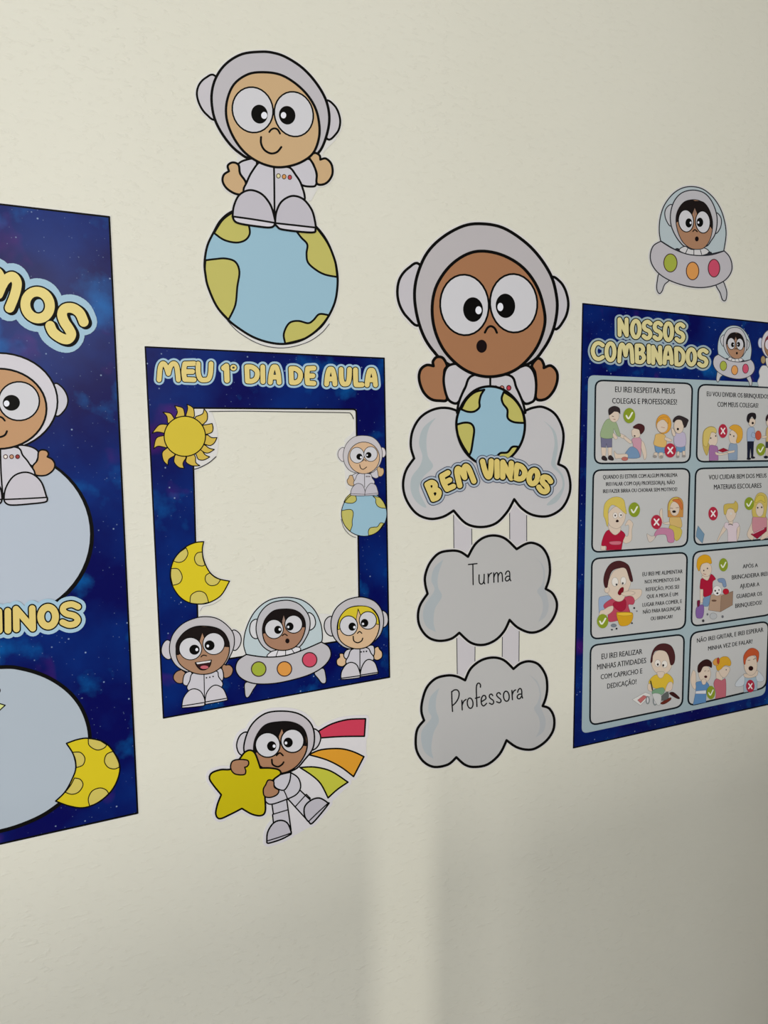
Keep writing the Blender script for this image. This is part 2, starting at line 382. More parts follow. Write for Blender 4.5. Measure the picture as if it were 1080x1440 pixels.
# ------------------------------------------------------------------ left galaxy poster
TR, BR = wall_xz(154.6, 304.3), wall_xz(194.4, 1144.0)
xr = (TR[0] + BR[0]) / 2; xl = xr - 0.74
skew = (TR[0] - BR[0]) / 2
q4 = [unwall(xl + skew, TR[1] + .004), (154.6, 304.3), (194.4, 1144.0), unwall(xl - skew, BR[1] - .004)]
def inset(q, d):
    cx = sum(p[0] for p in q)/4; cy = sum(p[1] for p in q)/4; out = []
    for p in q: l = math.hypot(p[0]-cx, p[1]-cy); out.append((p[0]+(cx-p[0])/abs(cx-p[0])*d, p[1]+(cy-p[1])/abs(cy-p[1])*d))
    return out
crop(0, 0, 1)
t2 = cutout('space_poster', [inset(q4, -1.2)], 'large galaxy poster with MOS lettering and pale round panels, cut by the left edge', 'poster')
Part('galaxy_print', t2).f(poly(inset(q4, .4)), GAL[0], 0).s(poly(inset(q4, 1.0)), 2.2, K, True).done()
c1 = E(0, 752, 128.5, 119, n=60)
Part('name_panel', t2, 'pale blue-grey round panel under the astronaut').f(E(1.2, 752.5, 131, 121, n=60), K).f(E(-.5, 751.5, 127, 117.5, n=60), (176,187,199)).done()
c2 = [(0,938),(30,940),(64,950.7),(93,969),(113,992.5),(124.4,1021.7),(126,1050),(120,1080),(105,1108),(81.7,1131.5),(48.6,1152),(0,1168.5),(-60,1175),(-110,1150),(-145,1100),(-150,1040),(-130,985),(-80,945)]
Part('name_panel', t2, 'lower pale round panel with a yellow moon over its edge').f(c2, (168,180,190), 4.5).done()
crop(0, 940, .19444)
Part('star_tip', t2).f([(-40,240,1),(38,265,1),(-40,335,1)], (205,212,140), 7).f(E(-12,158,17,22), K).done()
mo = [(480,540,1),(560,512),(640,503),(750,530),(820,600),(865,700),(850,800),(795,895),(700,972),(600,1005),(500,992),(402,957,1),(470,890),(520,800),(548,715),(530,620)]
mn = Part('moon', t2).f(mo, (206,188,34))
for l in ([(638,506,1),(645,555),(700,588),(750,575),(772,552,1),(710,515)], [(815,598,1),(770,620),(755,670),(780,712),(825,725),(862,712,1),(855,650)],
          [(525,605,1),(580,605),(613,645),(600,695),(552,715,1),(545,655)], [(538,790,1),(580,800),(600,840),(570,890),(520,908),(472,893,1),(512,840)],
          [(648,992,1),(638,940),(665,885),(720,862),(765,875),(785,902,1),(725,960)]): mn.f(l, (198,184,92), 6)
mn.s(mo, 9, K, True).done()
crop(0, 480, .19444)
hw = Part('astronaut_figure', t2, 'brown-faced smiling astronaut sitting on the round panel')
hw.f([(390,310),(440,325),(480,380),(490,440),(465,500),(405,540),(340,430)], SUIT, 9)
hw.f(mirror([(390,310),(440,325),(480,380),(490,440),(465,500),(405,540),(340,430)], -12), SUIT, 9)
hw.f(E(-12,437,428,352,n=48), (203,201,207), 11)
aR = [(130,760),(190,755),(250,775),(278,805),(270,850),(238,902),(180,850)]
hR = [(278,802),(300,785),(335,790),(350,812),(342,835,1),(378,855),(396,890),(385,930),(340,965),(290,972),(252,960),(236,905),(270,860)]
SKL = (186,146,108)
for f_ in (lambda a: a, lambda a: mirror(a, -2)): hw.f(f_(aR), SUIT, 9); hw.f(f_(hR), SKL, 10)
hw.f([(115,765),(165,825),(212,885),(248,975),(100,1080),(10,1100),(-100,1080),(-240,975),(-190,850),(-120,765)], SUIT, 10).s([(3,780),(8,950),(22,1140)], 10)
bR = [(30,1142),(42,1060),(95,978),(170,947),(240,962),(300,1020),(335,1120,1),(342,1140),(325,1162),(220,1175),(100,1184),(50,1175)]
for f_ in (lambda a: a, lambda a: mirror(a, 22)): hw.f(f_(bR), (192,190,197), 10); hw.s(f_([(34,1143),(180,1137),(338,1128)]), 9)
fig = hw.done()
Part('face', fig).f(E(-12,488,348,290,n=48), SKL, 12).done()
for x_, c_ in ((40,(230,225,215)), (84,(190,150,120)), (127,(150,60,60))): Part('suit_button', fig).f(E(x_, 834, 14), c_, 5, (70,30,30)).done()
head(fig, dict(eyes=[((137,433,148,140,0), (82,445,62,57,0), (48,450,20,22)), ((-161,433,148,140,0), (-106,445,62,57,0), (-75,450,20,22))],
     nose=[(35,574),(15,552),(-12,545),(-35,552),(-58,572)], mouth=[(50,650),(35,678),(0,692),(-40,688),(-75,660),(-80,620)]), 11)
crop(0, 280, .19444)
title(t2, [('raw', [[(605,890),(575,825),(522,790),(468,795),(448,835),(465,890),(495,935),(515,980),(490,1015),(440,1005),(385,965),(362,918)]], 64),
           ('raw', [E(272,768,88,98,-18)], 82), ('raw', [[(70,788),(108,690),(122,605),(85,562),(30,600),(-12,690)], [(20,620),(-12,540),(-60,520),(-110,560),(-150,660)]], 76)],
      70, 62, 11, (15, 9), 'title', 'bulging MOS letters on a pale blue outline')
crop(0, 830, .12037)
title(t2, [box('S', 695,945,125,435,0,70), box('O', 435,688,155,455,0,80), box('N', 150,420,180,488,-.04,76), box('I', 45,140,205,505,-.04,76), box('N', -220,30,215,510,-.04,76),
           box('E', -430,-230,245,530,-.04,85), box('M', -760,-440,275,560,-.04,85)], 80, 58, 16, (0, 0), 'title', 'INOS lettering along the lower edge of the round panel', yel=(214,194,116))

# ------------------------------------------------------------------ first day frame
FO = [(203.3,487.0),(540.7,503.0),(548.3,953.0),(228.9,1010.3)]; FI = [(269.6,573.7),(500.8,575.6),(505.5,897.0),(279.5,933.0)]
crop(0, 0, 1)
def ring(o, i): return [[o[k], o[(k+1) % 4], i[(k+1) % 4], i[k]] for k in range(4)]
FIw = [(272.5,577.5),(497.5,578.6),(502.2,893),(282.5,929.5)]
crop(450, 590, .13201)
kE = [[(250,300),(205,320),(187,370),(205,420),(250,445),(310,370)], [(645,300),(680,305),(697,345),(693,380),(665,402),(610,350)]]
kH = [(460,170),(360,185),(285,250),(248,340),(250,440),(290,520),(350,560),(450,577),(560,560),(610,520),(650,440),(660,350),(630,260),(560,190)]
kAL = [(400,570),(360,580),(335,605),(350,640),(370,662),(410,620)]; kHL = [(338,595),(312,597),(302,622,1),(285,650),(300,690),(340,707),(365,685),(355,630)]
kAR = [(530,580),(570,555),(600,530),(620,570),(620,610),(590,625),(555,610)]; kHR = [(603,520),(625,500),(642,517,1),(668,520),(676,560),(655,600),(620,602),(612,560)]
kT = [(410,575),(375,630),(358,690),(470,760),(575,680),(550,620),(530,580)]
kBL = [(322,795),(335,735),(370,692),(410,680),(450,700),(475,760),(475,800),(458,812),(340,808)]; kBR = [(473,800),(485,740),(520,690),(550,678),(590,700),(612,760),(617,793),(600,803),(490,810)]
kG = E(467, 1002, 242, 240, n=44)
crop(0, 0, 1); pcs = ring(inset(FO, -1.0), FIw)
crop(450, 590, .13201)
crop(450, 590, .13201)
for s_ in kE + [kH, kHL, kBL, kG]: pcs += outl(s_, 16)
pcs += [path(poly([(300,440),(380,560),(340,800),(270,720),(260,520)])), path(poly([(380,170),(380,110),(360,120),(250,230),(300,260)]))]
crop(190, 470, .185185); sunP = [(440,555),(560,575),(600,640),(625,740),(630,850),(610,930),(540,985),(440,1030),(380,800)]; pcs += [path(sunP)]
sunD = E(376, 775, 157, 152, n=40)
crop(190, 730, .20141)
iE = [[(235,845),(200,860),(182,910),(195,955),(240,978),(290,910)], [(680,775),(725,795),(740,840),(725,890),(688,915),(640,850)]]
iH = [(500,680),(420,690),(330,730),(265,800),(240,880),(245,950),(275,1010),(325,1050),(400,1075),(520,1078),(610,1035),(660,960),(690,880),(685,800),(640,740),(575,695)]
moI = [(478,157,1),(420,163),(350,195),(280,265),(248,350),(250,440),(300,530),(370,580),(450,592),(520,580),(600,530),(658,432,1),(580,415),(520,370),(480,290),(468,215)]
for s_ in iE + [iH, moI]: pcs += outl(s_, 11)
pcs += [path(poly([(700,800),(800,760),(830,950),(690,975),(650,940)])), path(poly([(420,560),(600,540),(500,610),(450,640),(430,700)]))]
crop(330, 820, .21296)
jD = [(75,470,1),(58,400),(75,300),(130,190),(220,115),(330,93),(440,110),(520,170),(565,260),(578,350),(570,400,1),(450,460),(300,490),(180,485)]
jE = [[(640,220),(600,240),(590,290),(610,335),(650,345),(690,280)], [(970,182),(1003,200),(1012,245),(1000,280),(970,290),(940,230)]]
jH = [(810,92),(730,115),(665,170),(635,250),(645,340),(690,400),(740,430),(820,437),(900,400),(960,340),(982,260),(970,180),(930,125),(870,97)]
for s_ in [jD, jH] + jE: pcs += outl(s_, 10)
pcs += [path(poly([(560,200),(640,205),(660,380),(570,392),(560,300)]))]
t3 = cutout('picture_frame_cutout', pcs, 'dark blue galaxy paper frame titled MEU 1º DIA DE AULA with an open centre', 'paper frame')
crop(0, 0, 1)
g = Part('galaxy_print', t3); g._add(ring(inset(FO, .3), FI), GAL[1]); Part.lev += 1
g.s(poly(inset(FO, .9)), 1.8, K, True).s(poly(rquad(FI, 5)), 2.0, K, True); g.done()
Part('cut_line', t3).s([(294,578.8),(340,578.2),(380,578.8),(430,579.6),(485,580.4),(493,582),(496.8,589)], .9, (50,50,54)).done()
FL = Part.lev + 1
crop(210, 500, .157407)
title(t3, [box('M', 65,280,50,238,0), box('E', 285,420,50,238), box('U', 413,572,52,240), box('1', 640,735,70,245,0,48), ('º', (722,82), (778,82), (722,135), 17),
   box('D', 848,985,80,250), box('I', 980,1045,80,255), box('A', 1057,1180,80,262), box('D', 1242,1370,95,262,0), box('E', 1385,1490,92,270), box('A', 1560,1678,100,276),
   box('U', 1690,1808,102,276), box('L', 1818,1920,106,282), box('A', 1922,2040,110,284)], 43, 26, 8, (0, 0), 'title', 'MEU 1º DIA DE AULA in yellow bubble letters', yel=(218,200,128))
# sun
Part.lev = FL; crop(190, 470, .185185)
sp = Part('sun', t3)
rays = [[(450,620,1),(440,560),(392,532,1),(398,565),(385,612,1)], [(375,605,1),(360,560),(300,543,1),(320,590),(305,625,1)], [(290,630,1),(265,600),(210,592,1),(240,625),(245,670,1)],
 [(235,685,1),(180,690),(128,752,1),(170,742),(222,752,1)], [(215,770,1),(160,790),(140,870,1),(175,850),(235,862,1)], [(240,865,1),(205,900),(215,960),(248,995,1),(255,950),(295,925,1)],
 [(300,925,1),(295,970),(330,1010),(372,1018,1),(362,980),(385,940,1)], [(390,935,1),(385,970),(430,998),(490,998,1),(460,975),(458,935,1)], [(465,920,1),(480,950),(520,955),(565,932,1),(530,915),(512,890,1)],
 [(505,885,1),(530,900),(560,900),(600,875,1),(560,865),(535,845,1)], [(540,840,1),(570,845),(600,825),(620,785,1),(580,785),(550,765,1)], [(540,760,1),(580,745),(590,715),(583,678,1),(550,685),(520,690,1)],
 [(520,680,1),(545,650),(545,600),(522,568,1),(510,605),(460,625,1)]]
for r1 in rays: sp.f(r1 + [(376,775,1)], (202,176,76), 6)
sp.f(sunD, (204,184,60), 7); sp.done()
Part('cut_line', t3).s([(445,1026),(490,1012),(560,975),(612,930)], 6, (50,50,54)).done()
# moon
Part.lev = FL; crop(190, 730, .20141)
mn = Part('moon', t3).f(moI, (210,192,38))
for l in ([(355,200,1),(368,240),(345,285),(305,302),(262,290,1),(300,240)], [(468,228,1),(430,238),(413,275),(430,315),(465,327),(487,320,1),(472,270)], [(250,345,1),(300,348),(328,400),(310,445),(262,462,1),(248,400)],
          [(520,375,1),(492,395),(492,435),(525,463),(570,455),(595,422,1),(555,405)], [(382,585,1),(390,530),(440,502),(490,520),(512,580,1),(450,592)]): mn.f(l, (200,188,98), 5)
mn.s(moI, 7, K, True).done()
Part('cut_line', t3).s([(455,640),(475,610),(540,595),(600,560)], 2.5, (150,150,150)).done()
# mini astronaut on globe
Part.lev = FL; crop(450, 590, .13201); KK = (60,58,58)
globe(t3, kG, [[(320,790,1),(275,835),(252,880,1),(300,890),(350,888),(385,860),(380,815,1)], [(228,970,1),(290,958),(335,962),(352,1000),(340,1080),(340,1130),(318,1190,1),(260,1125),(228,1040)],
 [(560,815,1),(590,845),(590,880),(610,920),(650,940),(706,945,1),(690,900),(640,830,1)], [(515,1235,1),(512,1190),(530,1155),(570,1145),(610,1140),(640,1100),(678,1105,1),(625,1180),(570,1218)]], 6)
Part('cut_line', t3).s([(222,1060),(250,1150),(300,1215),(345,1245),(380,1256)], 5, (90,90,96)).done()
f3 = Part('astronaut_figure', t3, 'small smiling astronaut sitting on a small globe')
for s_ in kE: f3.f(s_, (208,204,206), 5, KK)
f3.f(kH, (194,191,194), 5, KK).f(kAL, SUIT, 5, KK).f(kAR, SUIT, 5, KK).f(kHL, SK1, 5, KK).f(kHR, SK1, 5, KK).f(kT, SUIT, 5, KK).s([(470,575),(472,720)], 5, KK)
f3.f(kBL, SHOE, 5, KK).f(kBR, SHOE, 5, KK).s([(322,788),(475,796)], 4, KK).s([(478,796),(618,782)], 4, KK); f3 = f3.done()
Part('face', f3).f(E(462,408,168,169), (208,176,142), 6, KK).done()
Part('suit_button', f3).ss([E(490,606,4), E(507,606,4), E(524,606,4)], 6, (90,80,80)).done()
head(f3, dict(eyes=[((390,380,76,84,-4), (415,395,32,33,0), (432,402,11,12)), ((535,367,72,79,-4), (512,378,31,32,0), (497,379,9,9))], nose=[(445,442),(465,428),(488,442)], mouth=[(418,480),(428,515),(455,530),(492,505)]), 6)
# boy, bottom left
crop(190, 730, .20141)
def small_fig(label, ears, hel, arms, hands, tor, line, boots, soles, btn, skin, facep, hair, partline, eyes, nose, w, **kw):
    Part.lev = FL + 1
    f = Part('astronaut_figure', t3, label)
    for s_ in ears: f.f(s_, (194,192,196), w)
    f.f(hel, (186,184,187), w)
    for a_, h_ in zip(arms, hands): f.f(h_, skin, w); f.f(a_, SUIT, w)
    f.f(tor, SUIT, w).s(line, w*.9)
    for b_, s_ in zip(boots, soles): f.f(b_, (198,196,201), w); f.s(s_, w)
    f.ss([E(*b_, 3) for b_ in btn], 5, (40,40,45)); f = f.done()
    Part('face', f).f(facep, skin, w).done(); Part('hair', f).f(hair[0], hair[1], w*.7).done()
    if partline: Part('fringe_gap', f).f(partline, skin).done()
    head(f, dict(eyes=eyes, nose=nose, **{k: v for k, v in kw.items() if k in ('mouth', 'oh')}), w)
    return f
SKB = (163,128,102)
fb = small_fig('dark-haired astronaut with a wide open laughing mouth', iE, iH,
 [[(390,1065),(350,1075),(335,1110),(335,1150),(365,1160),(400,1120)], [(555,1050),(600,1040),(615,1080),(612,1120),(590,1130),(560,1090)]],
 [[(322,1050,1),(290,1062),(268,1090),(270,1120),(295,1143),(330,1142),(345,1100),(350,1072)], [(605,1045),(610,1010),(632,1018,1),(660,1018),(682,1045),(672,1085),(645,1105),(620,1105),(615,1070)]],
 [(410,1070),(380,1130),(366,1190),(480,1245),(608,1165),(582,1100),(560,1058)], [(480,1085),(483,1250)],
 [[(325,1310,1),(335,1250),(370,1200),(410,1183),(455,1200),(482,1250),(484,1290),(468,1303),(340,1316)], [(488,1286),(495,1220),(530,1170),(570,1158),(615,1185),(640,1240),(643,1257),(628,1266),(500,1290)]],
 [[(328,1303),(484,1278)], [(490,1275),(642,1248)]], [(497,1106),(520,1102),(543,1097)], SKB,
 [(480,745),(400,755),(330,800),(290,870),(288,960),(320,1020),(390,1065),(460,1082),(540,1070),(610,1020),(650,950),(655,870),(625,800),(570,760)],
 ([(290,945,1),(285,870),(330,800),(400,755),(478,752),(570,760),(625,800),(655,860),(652,890,1),(610,885),(530,860),(492,850,1),(469,800,1),(452,860,1),(380,900),(300,945,1)], (24,18,18)), [(468,795,1),(488,850,1),(470,895,1),(450,850,1)],
 [((385,903,79,78,0), (413,910,36,35,0), (429,909,10,11)), ((547,868,76,76,0), (518,880,35,35,0), (506,884,9,10))], [(458,960),(475,948),(497,952)], 6)
Part('mouth', fb).f([(418,1000,1),(480,992),(531,982,1),(520,1022),(490,1048),(455,1048),(430,1025)], (48,24,26), 6).f([(424,1000,1),(528,985,1),(522,997,1),(434,1011,1)], (215,215,215)).f(E(482,1032,28,12), (190,100,110)).done()
crop(330, 820, .21296)
small_fig('yellow-haired astronaut smiling at the bottom right corner', jE, jH,
 [[(775,435),(735,442),(718,475),(735,500),(765,470)], [(868,420),(912,410),(922,450),(912,482),(885,462)]],
 [[(718,467),(692,465),(692,487,1),(672,508),(677,540),(708,550),(730,535),(738,505)], [(922,430),(945,418),(955,435),(972,455),(970,490),(940,508),(914,495),(915,470)]],
 [(775,435),(750,480),(735,530),(825,580),(915,505),(897,460),(870,425)], [(825,435),(825,580)],
 [[(700,625),(705,580),(735,535),(770,522),(805,540),(825,590),(827,615),(812,625),(715,635)], [(828,610),(835,560),(860,515),(890,503),(925,525),(943,575),(945,593),(930,600),(840,615)]],
 [[(702,627),(825,610)], [(830,606),(943,588)]], [(833,453),(850,451),(868,449)], (208,178,142),
 [(815,150),(740,170),(690,230),(675,300),(690,370),(740,415),(810,433),(880,415),(930,360),(953,290),(945,220),(900,165)],
 ([(678,305,1),(690,230),(740,170),(815,150),(890,160),(940,215),(952,272,1),(900,262),(838,235,1),(813,170,1),(800,240,1),(740,275),(685,305,1)], (208,190,50)), [(812,185,1),(822,235,1),(812,260,1),(802,235,1)],
 [((750,280,59,65,0), (774,286,25,27,0), (788,290,8,9)), ((877,245,57,58,0), (855,262,25,27,0), (845,268,7,8))], [(808,330),(822,318),(837,330)], 6, mouth=[(780,350),(785,380),(810,392),(835,380),(843,362)])
# flying saucer on the frame
Part.lev = FL + 2
u = Part('saucer_figure', t3, 'surprised dark-haired astronaut inside a domed flying saucer').f(jD, (182,198,202), 6)
for s_ in ([(150,240),(110,255),(97,310),(115,355),(150,362),(180,300)], [(485,195),(520,215),(533,260),(520,295),(485,308),(460,250)]): u.f(s_, (205,207,210), 6)
u.f([(330,112),(230,135),(165,200),(140,290),(155,370),(200,430),(270,455),(410,430),(470,360),(495,290),(490,220),(450,160),(400,125)], (184,184,188), 6)
u.f([(215,485),(235,455),(280,440),(400,420),(435,435),(400,465),(300,495)], (214,214,218), 5).ss([[(285,445),(270,485)], [(335,447),(335,480)], [(375,435),(395,465)]], 5)
u.f([(70,655),(145,655),(120,705),(92,750),(72,750),(65,715)], (184,184,188), 6).f([(525,590),(582,560),(600,610),(600,655),(575,660),(550,630)], (184,184,188), 6)
u.f([(75,470,1),(20,510),(5,570),(40,625),(120,660),(240,663),(370,640),(500,600),(590,545),(633,480),(620,420),(570,388,1),(450,440),(330,478),(200,487)], (184,183,187), 7)
u = u.done()
for x_, y_, c_ in ((157,566,(155,170,60)), (327,565,(212,148,72)), (493,505,(200,76,100))): Part('porthole', u).f(E(x_, y_, 48), c_, 6, (60,40,40)).done()
Part('face', u).f([(330,170),(250,185),(195,250),(182,320),(200,390),(250,430),(320,443),(390,425),(440,370),(465,290),(450,220),(400,180)], (160,122,98), 6).done()
Part('hair', u).f([(183,332,1),(190,250),(245,185),(325,168),(400,178),(452,230),(467,292,1),(400,285),(338,270,1),(323,215,1),(310,275,1),(250,300),(195,332,1)], (24,18,18)).f([(322,212,1),(333,250,1),(322,275,1),(312,250,1)], (150,125,112)).done()
head(u, dict(eyes=[((258,302,61,63,0), (284,307,25,27,0), (296,304,8,9)), ((387,270,58,59,0), (362,285,25,27,0), (352,288,7,8))], nose=[(313,345),(328,335),(345,345)], oh=(346,380,14,16)), 6)
# ------------------------------------------------------------------ flying astronaut with star
crop(280, 980, .23148)
lE = [[(295,215),(250,230),(227,290),(245,345),(290,350),(330,280)], [(685,195),(725,210),(737,255),(715,305),(675,320),(640,260)]]
lH = [(500,85),(400,100),(320,165),(278,260),(275,340),(330,420),(480,460),(580,440),(640,380),(690,310),(698,220),(670,150),(600,100)]
star = [(310,322),(340,345),(370,430,1),(430,430),(480,440),(493,465),(450,500),(402,560),(398,600),(400,690),(375,718),(320,710),(258,675,1),(190,710),(125,737),(100,710),(110,650),(133,592,1),(90,540),(62,495),(75,460),(130,440),(195,435),(240,380),(275,335)]
stripes = [([(720,210,1),(800,165),(900,137),(1010,132,1),(1003,238,1),(860,240),(738,248,1)], (196,62,86)), ([(665,350,1),(740,320),(850,313),(930,330),(1000,362,1),(937,483,1),(860,425),(770,380)], (214,152,48)),
 ([(612,428,1),(700,425),(800,450),(903,517,1),(840,560),(782,612,1),(740,530),(690,480)], (190,192,66))]
boot1 = [(410,882,1),(415,820),(450,765),(495,748),(535,765),(557,815),(557,832,1),(500,862),(425,886)]; boot2 = [(640,722),(640,665),(680,625),(730,613),(778,640),(780,655),(690,762),(665,757)]
pcs = []
for s_ in lE + [lH, star, boot1, boot2] + [s1 for s1, c_ in stripes]: pcs += outl(s_, 22)
pcs += [path(poly([(690,190),(1018,120),(1014,360),(905,540),(780,660),(690,780),(560,850),(450,740),(410,690),(400,420)]))]
t4 = cutout('flying_astronaut_cutout', pcs, 'small paper astronaut hugging a yellow star with three coloured stripes behind', 'wall cutout', (212,211,213))
for s1, c_ in stripes: Part('stripe', t4).f(s1, c_, 8).done()
for s1 in lE: Part('ear_cup', t4).f(s1, WH, 7).done()
Part('helmet', t4).f(lH, (186,182,187), 8).done()
Part('leg', t4).f([(540,620,1),(608,562,1),(690,640,1),(665,758,1)], SUIT, 7).ss([[(583,665),(650,590)], [(650,590),(675,615)]], 7).done()
Part('leg', t4).f([(440,640,1),(530,618,1),(557,805,1),(455,805,1),(445,715,1),(450,710,1)], SUIT, 7).ss([[(445,712),(535,685)]], 7).done()
Part('boot', t4).f(boot1, SHOE, 8).s([(415,872),(480,852),(555,826)], 6).done(); Part('boot', t4).f(boot2, SHOE, 8).s([(668,750),(720,700),(777,648)], 6).done()
Part('torso', t4).f([(550,455,1),(600,490),(615,545),(590,590),(530,620),(440,650),(405,635),(400,600),(500,540)], SUIT, 7).ss([[(510,560),(525,590),(537,622)]], 7).done()
fc = [(490,150),(400,170),(345,240),(330,320),(350,400),(430,450),(510,460),(590,420),(645,340),(655,260),(630,190),(570,155)]
Part('face', t4).f(fc, (165,124,94), 7).done()
Part('hair', t4).f([(330,345,1),(338,250),(390,175),(490,150),(575,153),(635,195),(654,298,1),(600,290),(525,265,1),(502,195,1),(480,260,1),(420,290),(335,345,1)], (18,15,16)).f([(500,195,1),(514,235,1),(495,275,1),(482,240,1)], (165,128,100)).done()
head(t4, dict(eyes=[((415,290,75,75,0), (439,297,28,30,0), (454,297,9,10)), ((565,265,70,71,0), (539,275,28,30,0), (526,278,8,9))], nose=[(468,354),(488,338),(508,354)], mouth=[(440,378),(445,408),(475,422),(500,410),(512,394)]), 8)
Part('sleeve', t4).f([(450,510),(480,475),(555,455,1),(548,510),(520,560),(490,562),(460,545)], SUIT, 7).done()
Part('star', t4).f(star, (192,178,20), 9).done()
Part('hand', t4).f([(270,470),(215,465),(190,430),(200,390),(240,378),(290,382),(300,402),(290,420),(275,425,1),(282,450)], (165,124,94), 7).done()
Part('hand', t4).f([(450,510),(418,503),(403,530,1),(388,560),(395,600),(430,608),(470,592),(482,565),(455,545)], (165,124,94), 7).done()

# ------------------------------------------------------------------ welcome astronaut over cloud
crop(550, 300, .24074)
nE = [[(165,300),(100,320),(50,380),(35,460),(50,540),(95,610),(165,650),(230,470)], [(930,378),(985,400),(1020,460),(1033,540),(1010,620),(950,675),(890,520)]]
nH = [(530,62),(420,75),(300,140),(210,230),(155,350),(135,470),(150,600),(190,720),(250,810),(330,880),(560,960),(800,880),(890,790),(945,680),(968,560),(960,460),(930,360),(860,250),(770,160),(650,85)]
nF = [(540,222),(440,240),(340,310),(265,420),(238,540),(250,670),(300,790),(380,880),(470,935),(570,955),(680,935),(770,880),(850,780),(893,660),(890,560),(850,430),(770,320),(660,250)]
nA = [[(490,945),(400,885),(345,885),(315,915),(305,980),(320,1060),(345,1100),(390,1105),(430,1020)], [(675,945),(760,895),(800,892),(832,930),(845,1000),(838,1080),(815,1105),(775,1108),(735,1040)]]
nHa = [[(325,890),(300,845),(265,840),(243,865),(246,892,1),(205,887),(170,915),(162,970),(185,1040),(230,1085),(285,1095),(325,1085),(310,990),(310,920)], [(820,890),(850,850),(875,855),(890,885),(890,903,1),(930,890),(965,925),(968,980),(945,1040),(900,1085),(845,1083),(845,1000),(838,930)]]
nT = [(480,945),(430,1020),(395,1100),(383,1165,1),(560,1230),(782,1165,1),(765,1100),(730,1020),(685,945)]
pcs = []
for s_ in nE + [nH] + nHa + [nT]: pcs += outl(s_, 18)
pcs += [path(poly([(190,720),(250,820),(330,900),(330,700)])), path(poly([(950,690),(880,820),(800,900),(800,700)])), path(poly([(230,1080),(420,1060),(420,1160),(225,1140)])), path(poly([(760,1060),(900,1080),(900,1130),(780,1160)]))]
crop(560, 530, .23148)
cl1 = [(95,495,1),(75,420),(85,330),(130,250),(200,203),(280,188),(365,210),(550,300),(760,210),(820,187),(880,184),(950,225),(995,310),(1000,400),(970,530,1),(1020,560),(1043,640),(1035,720),(990,800),(910,845),(820,840),(750,800),(703,743,1),(660,820),(590,890),(500,912),(410,890),(335,812,1),(270,850),(190,862),(110,830),(50,750),(28,660),(45,570)]
pcs += outl(cl1, 16)
t5 = cutout('welcome_cutout', pcs, 'large brown-faced astronaut with round open mouth over a BEM VINDOS cloud', 'wall cutout', (211,210,207))
CLW = (192,192,194); CLS = (170,181,184)
Part('cloud', t5).f(cl1, CLW).f([(225,250),(150,310),(125,400),(145,480),(130,540),(80,610),(75,690),(110,760),(170,792),(125,690),(150,610),(210,545),(178,480),(170,380),(190,300)], CLS).f([(880,265),(930,320),(948,400),(935,480),(930,540),(985,600),(990,680),(900,775),(960,760),(1005,680),(1000,600),(955,530),(968,430),(950,330)], CLS).s(cl1, 13, K, True).done()
crop(550, 300, .24074)
for s_ in nE: Part('ear_cup', t5).f(s_, (192,190,195), 13).done()
Part('helmet', t5).f(nH, (182,179,181), 15).done()
for a_, h_ in zip(nA, nHa): Part('hand', t5).f(h_, SK2, 14).done(); Part('sleeve', t5).f(a_, (194,193,197), 13).done()
Part('torso', t5).f(nT, (194,193,197), 12).s([(577,960),(577,1025)], 10).done()
for x_, y_, c_ in ((608,1022,(160,90,90)), (645,1022,(200,140,120)), (685,1020,(190,60,75))): Part('suit_button', t5).f(E(x_, y_, 12, 14), c_, 5, (80,30,35)).done()
Part('face', t5).f(nF, SK2, 15).done()
head(t5, dict(eyes=[((426,536,142,177,-4), (476,563,58,72,-3), (508,567,18,23)), ((713,526,138,171,-4), (665,541,57,71,-3), (635,548,17,24))], nose=[(545,697),(560,670),(580,660),(602,672),(615,698)], oh=(526,777,31,38)), 11)
crop(560, 530, .23148)
globe(t5, [(350,290),(365,210),(410,130),(475,75),(558,58),(640,80),(710,140),(755,220),(766,300),(752,380),(715,450),(650,510),(560,535),(480,520),(412,465),(368,385)],
 [[(520,78,1),(500,110),(490,150),(490,185),(460,210),(420,212),(380,197,1),(410,140),(460,95)], [(352,290,1),(400,278),(440,285),(458,320),(450,390),(440,450),(428,478,1),(385,410),(356,340)],
  [(638,92,1),(625,130),(635,165),(660,200),(662,250),(700,275),(765,280,1),(748,205),(700,135)], [(600,478,1),(620,462),(660,458),(690,425),(728,425,1),(690,480),(640,512)]], 11)
crop(590, 630, .185185)
title(t5, [('B', (26,268), (122,222), (84,418)), ('E', (134,205), (222,160), (190,345)), ('M', (240,150), (385,105), (288,310)), ('V', (452,82), (558,78), (468,235)),
  ('I', (556,82), (612,82), (556,236)), ('N', (608,85), (714,98), (606,238)), ('D', (722,105), (826,138), (694,238)), ('O', (832,130), (928,172), (792,268)), ('S', (925,178), (1020,232), (872,318))],
  40, 24, 10, (0, 0), 'title', 'BEM VINDOS in yellow bubble letters', ring=5, hc=(165,178,190), yel=(215,196,116))
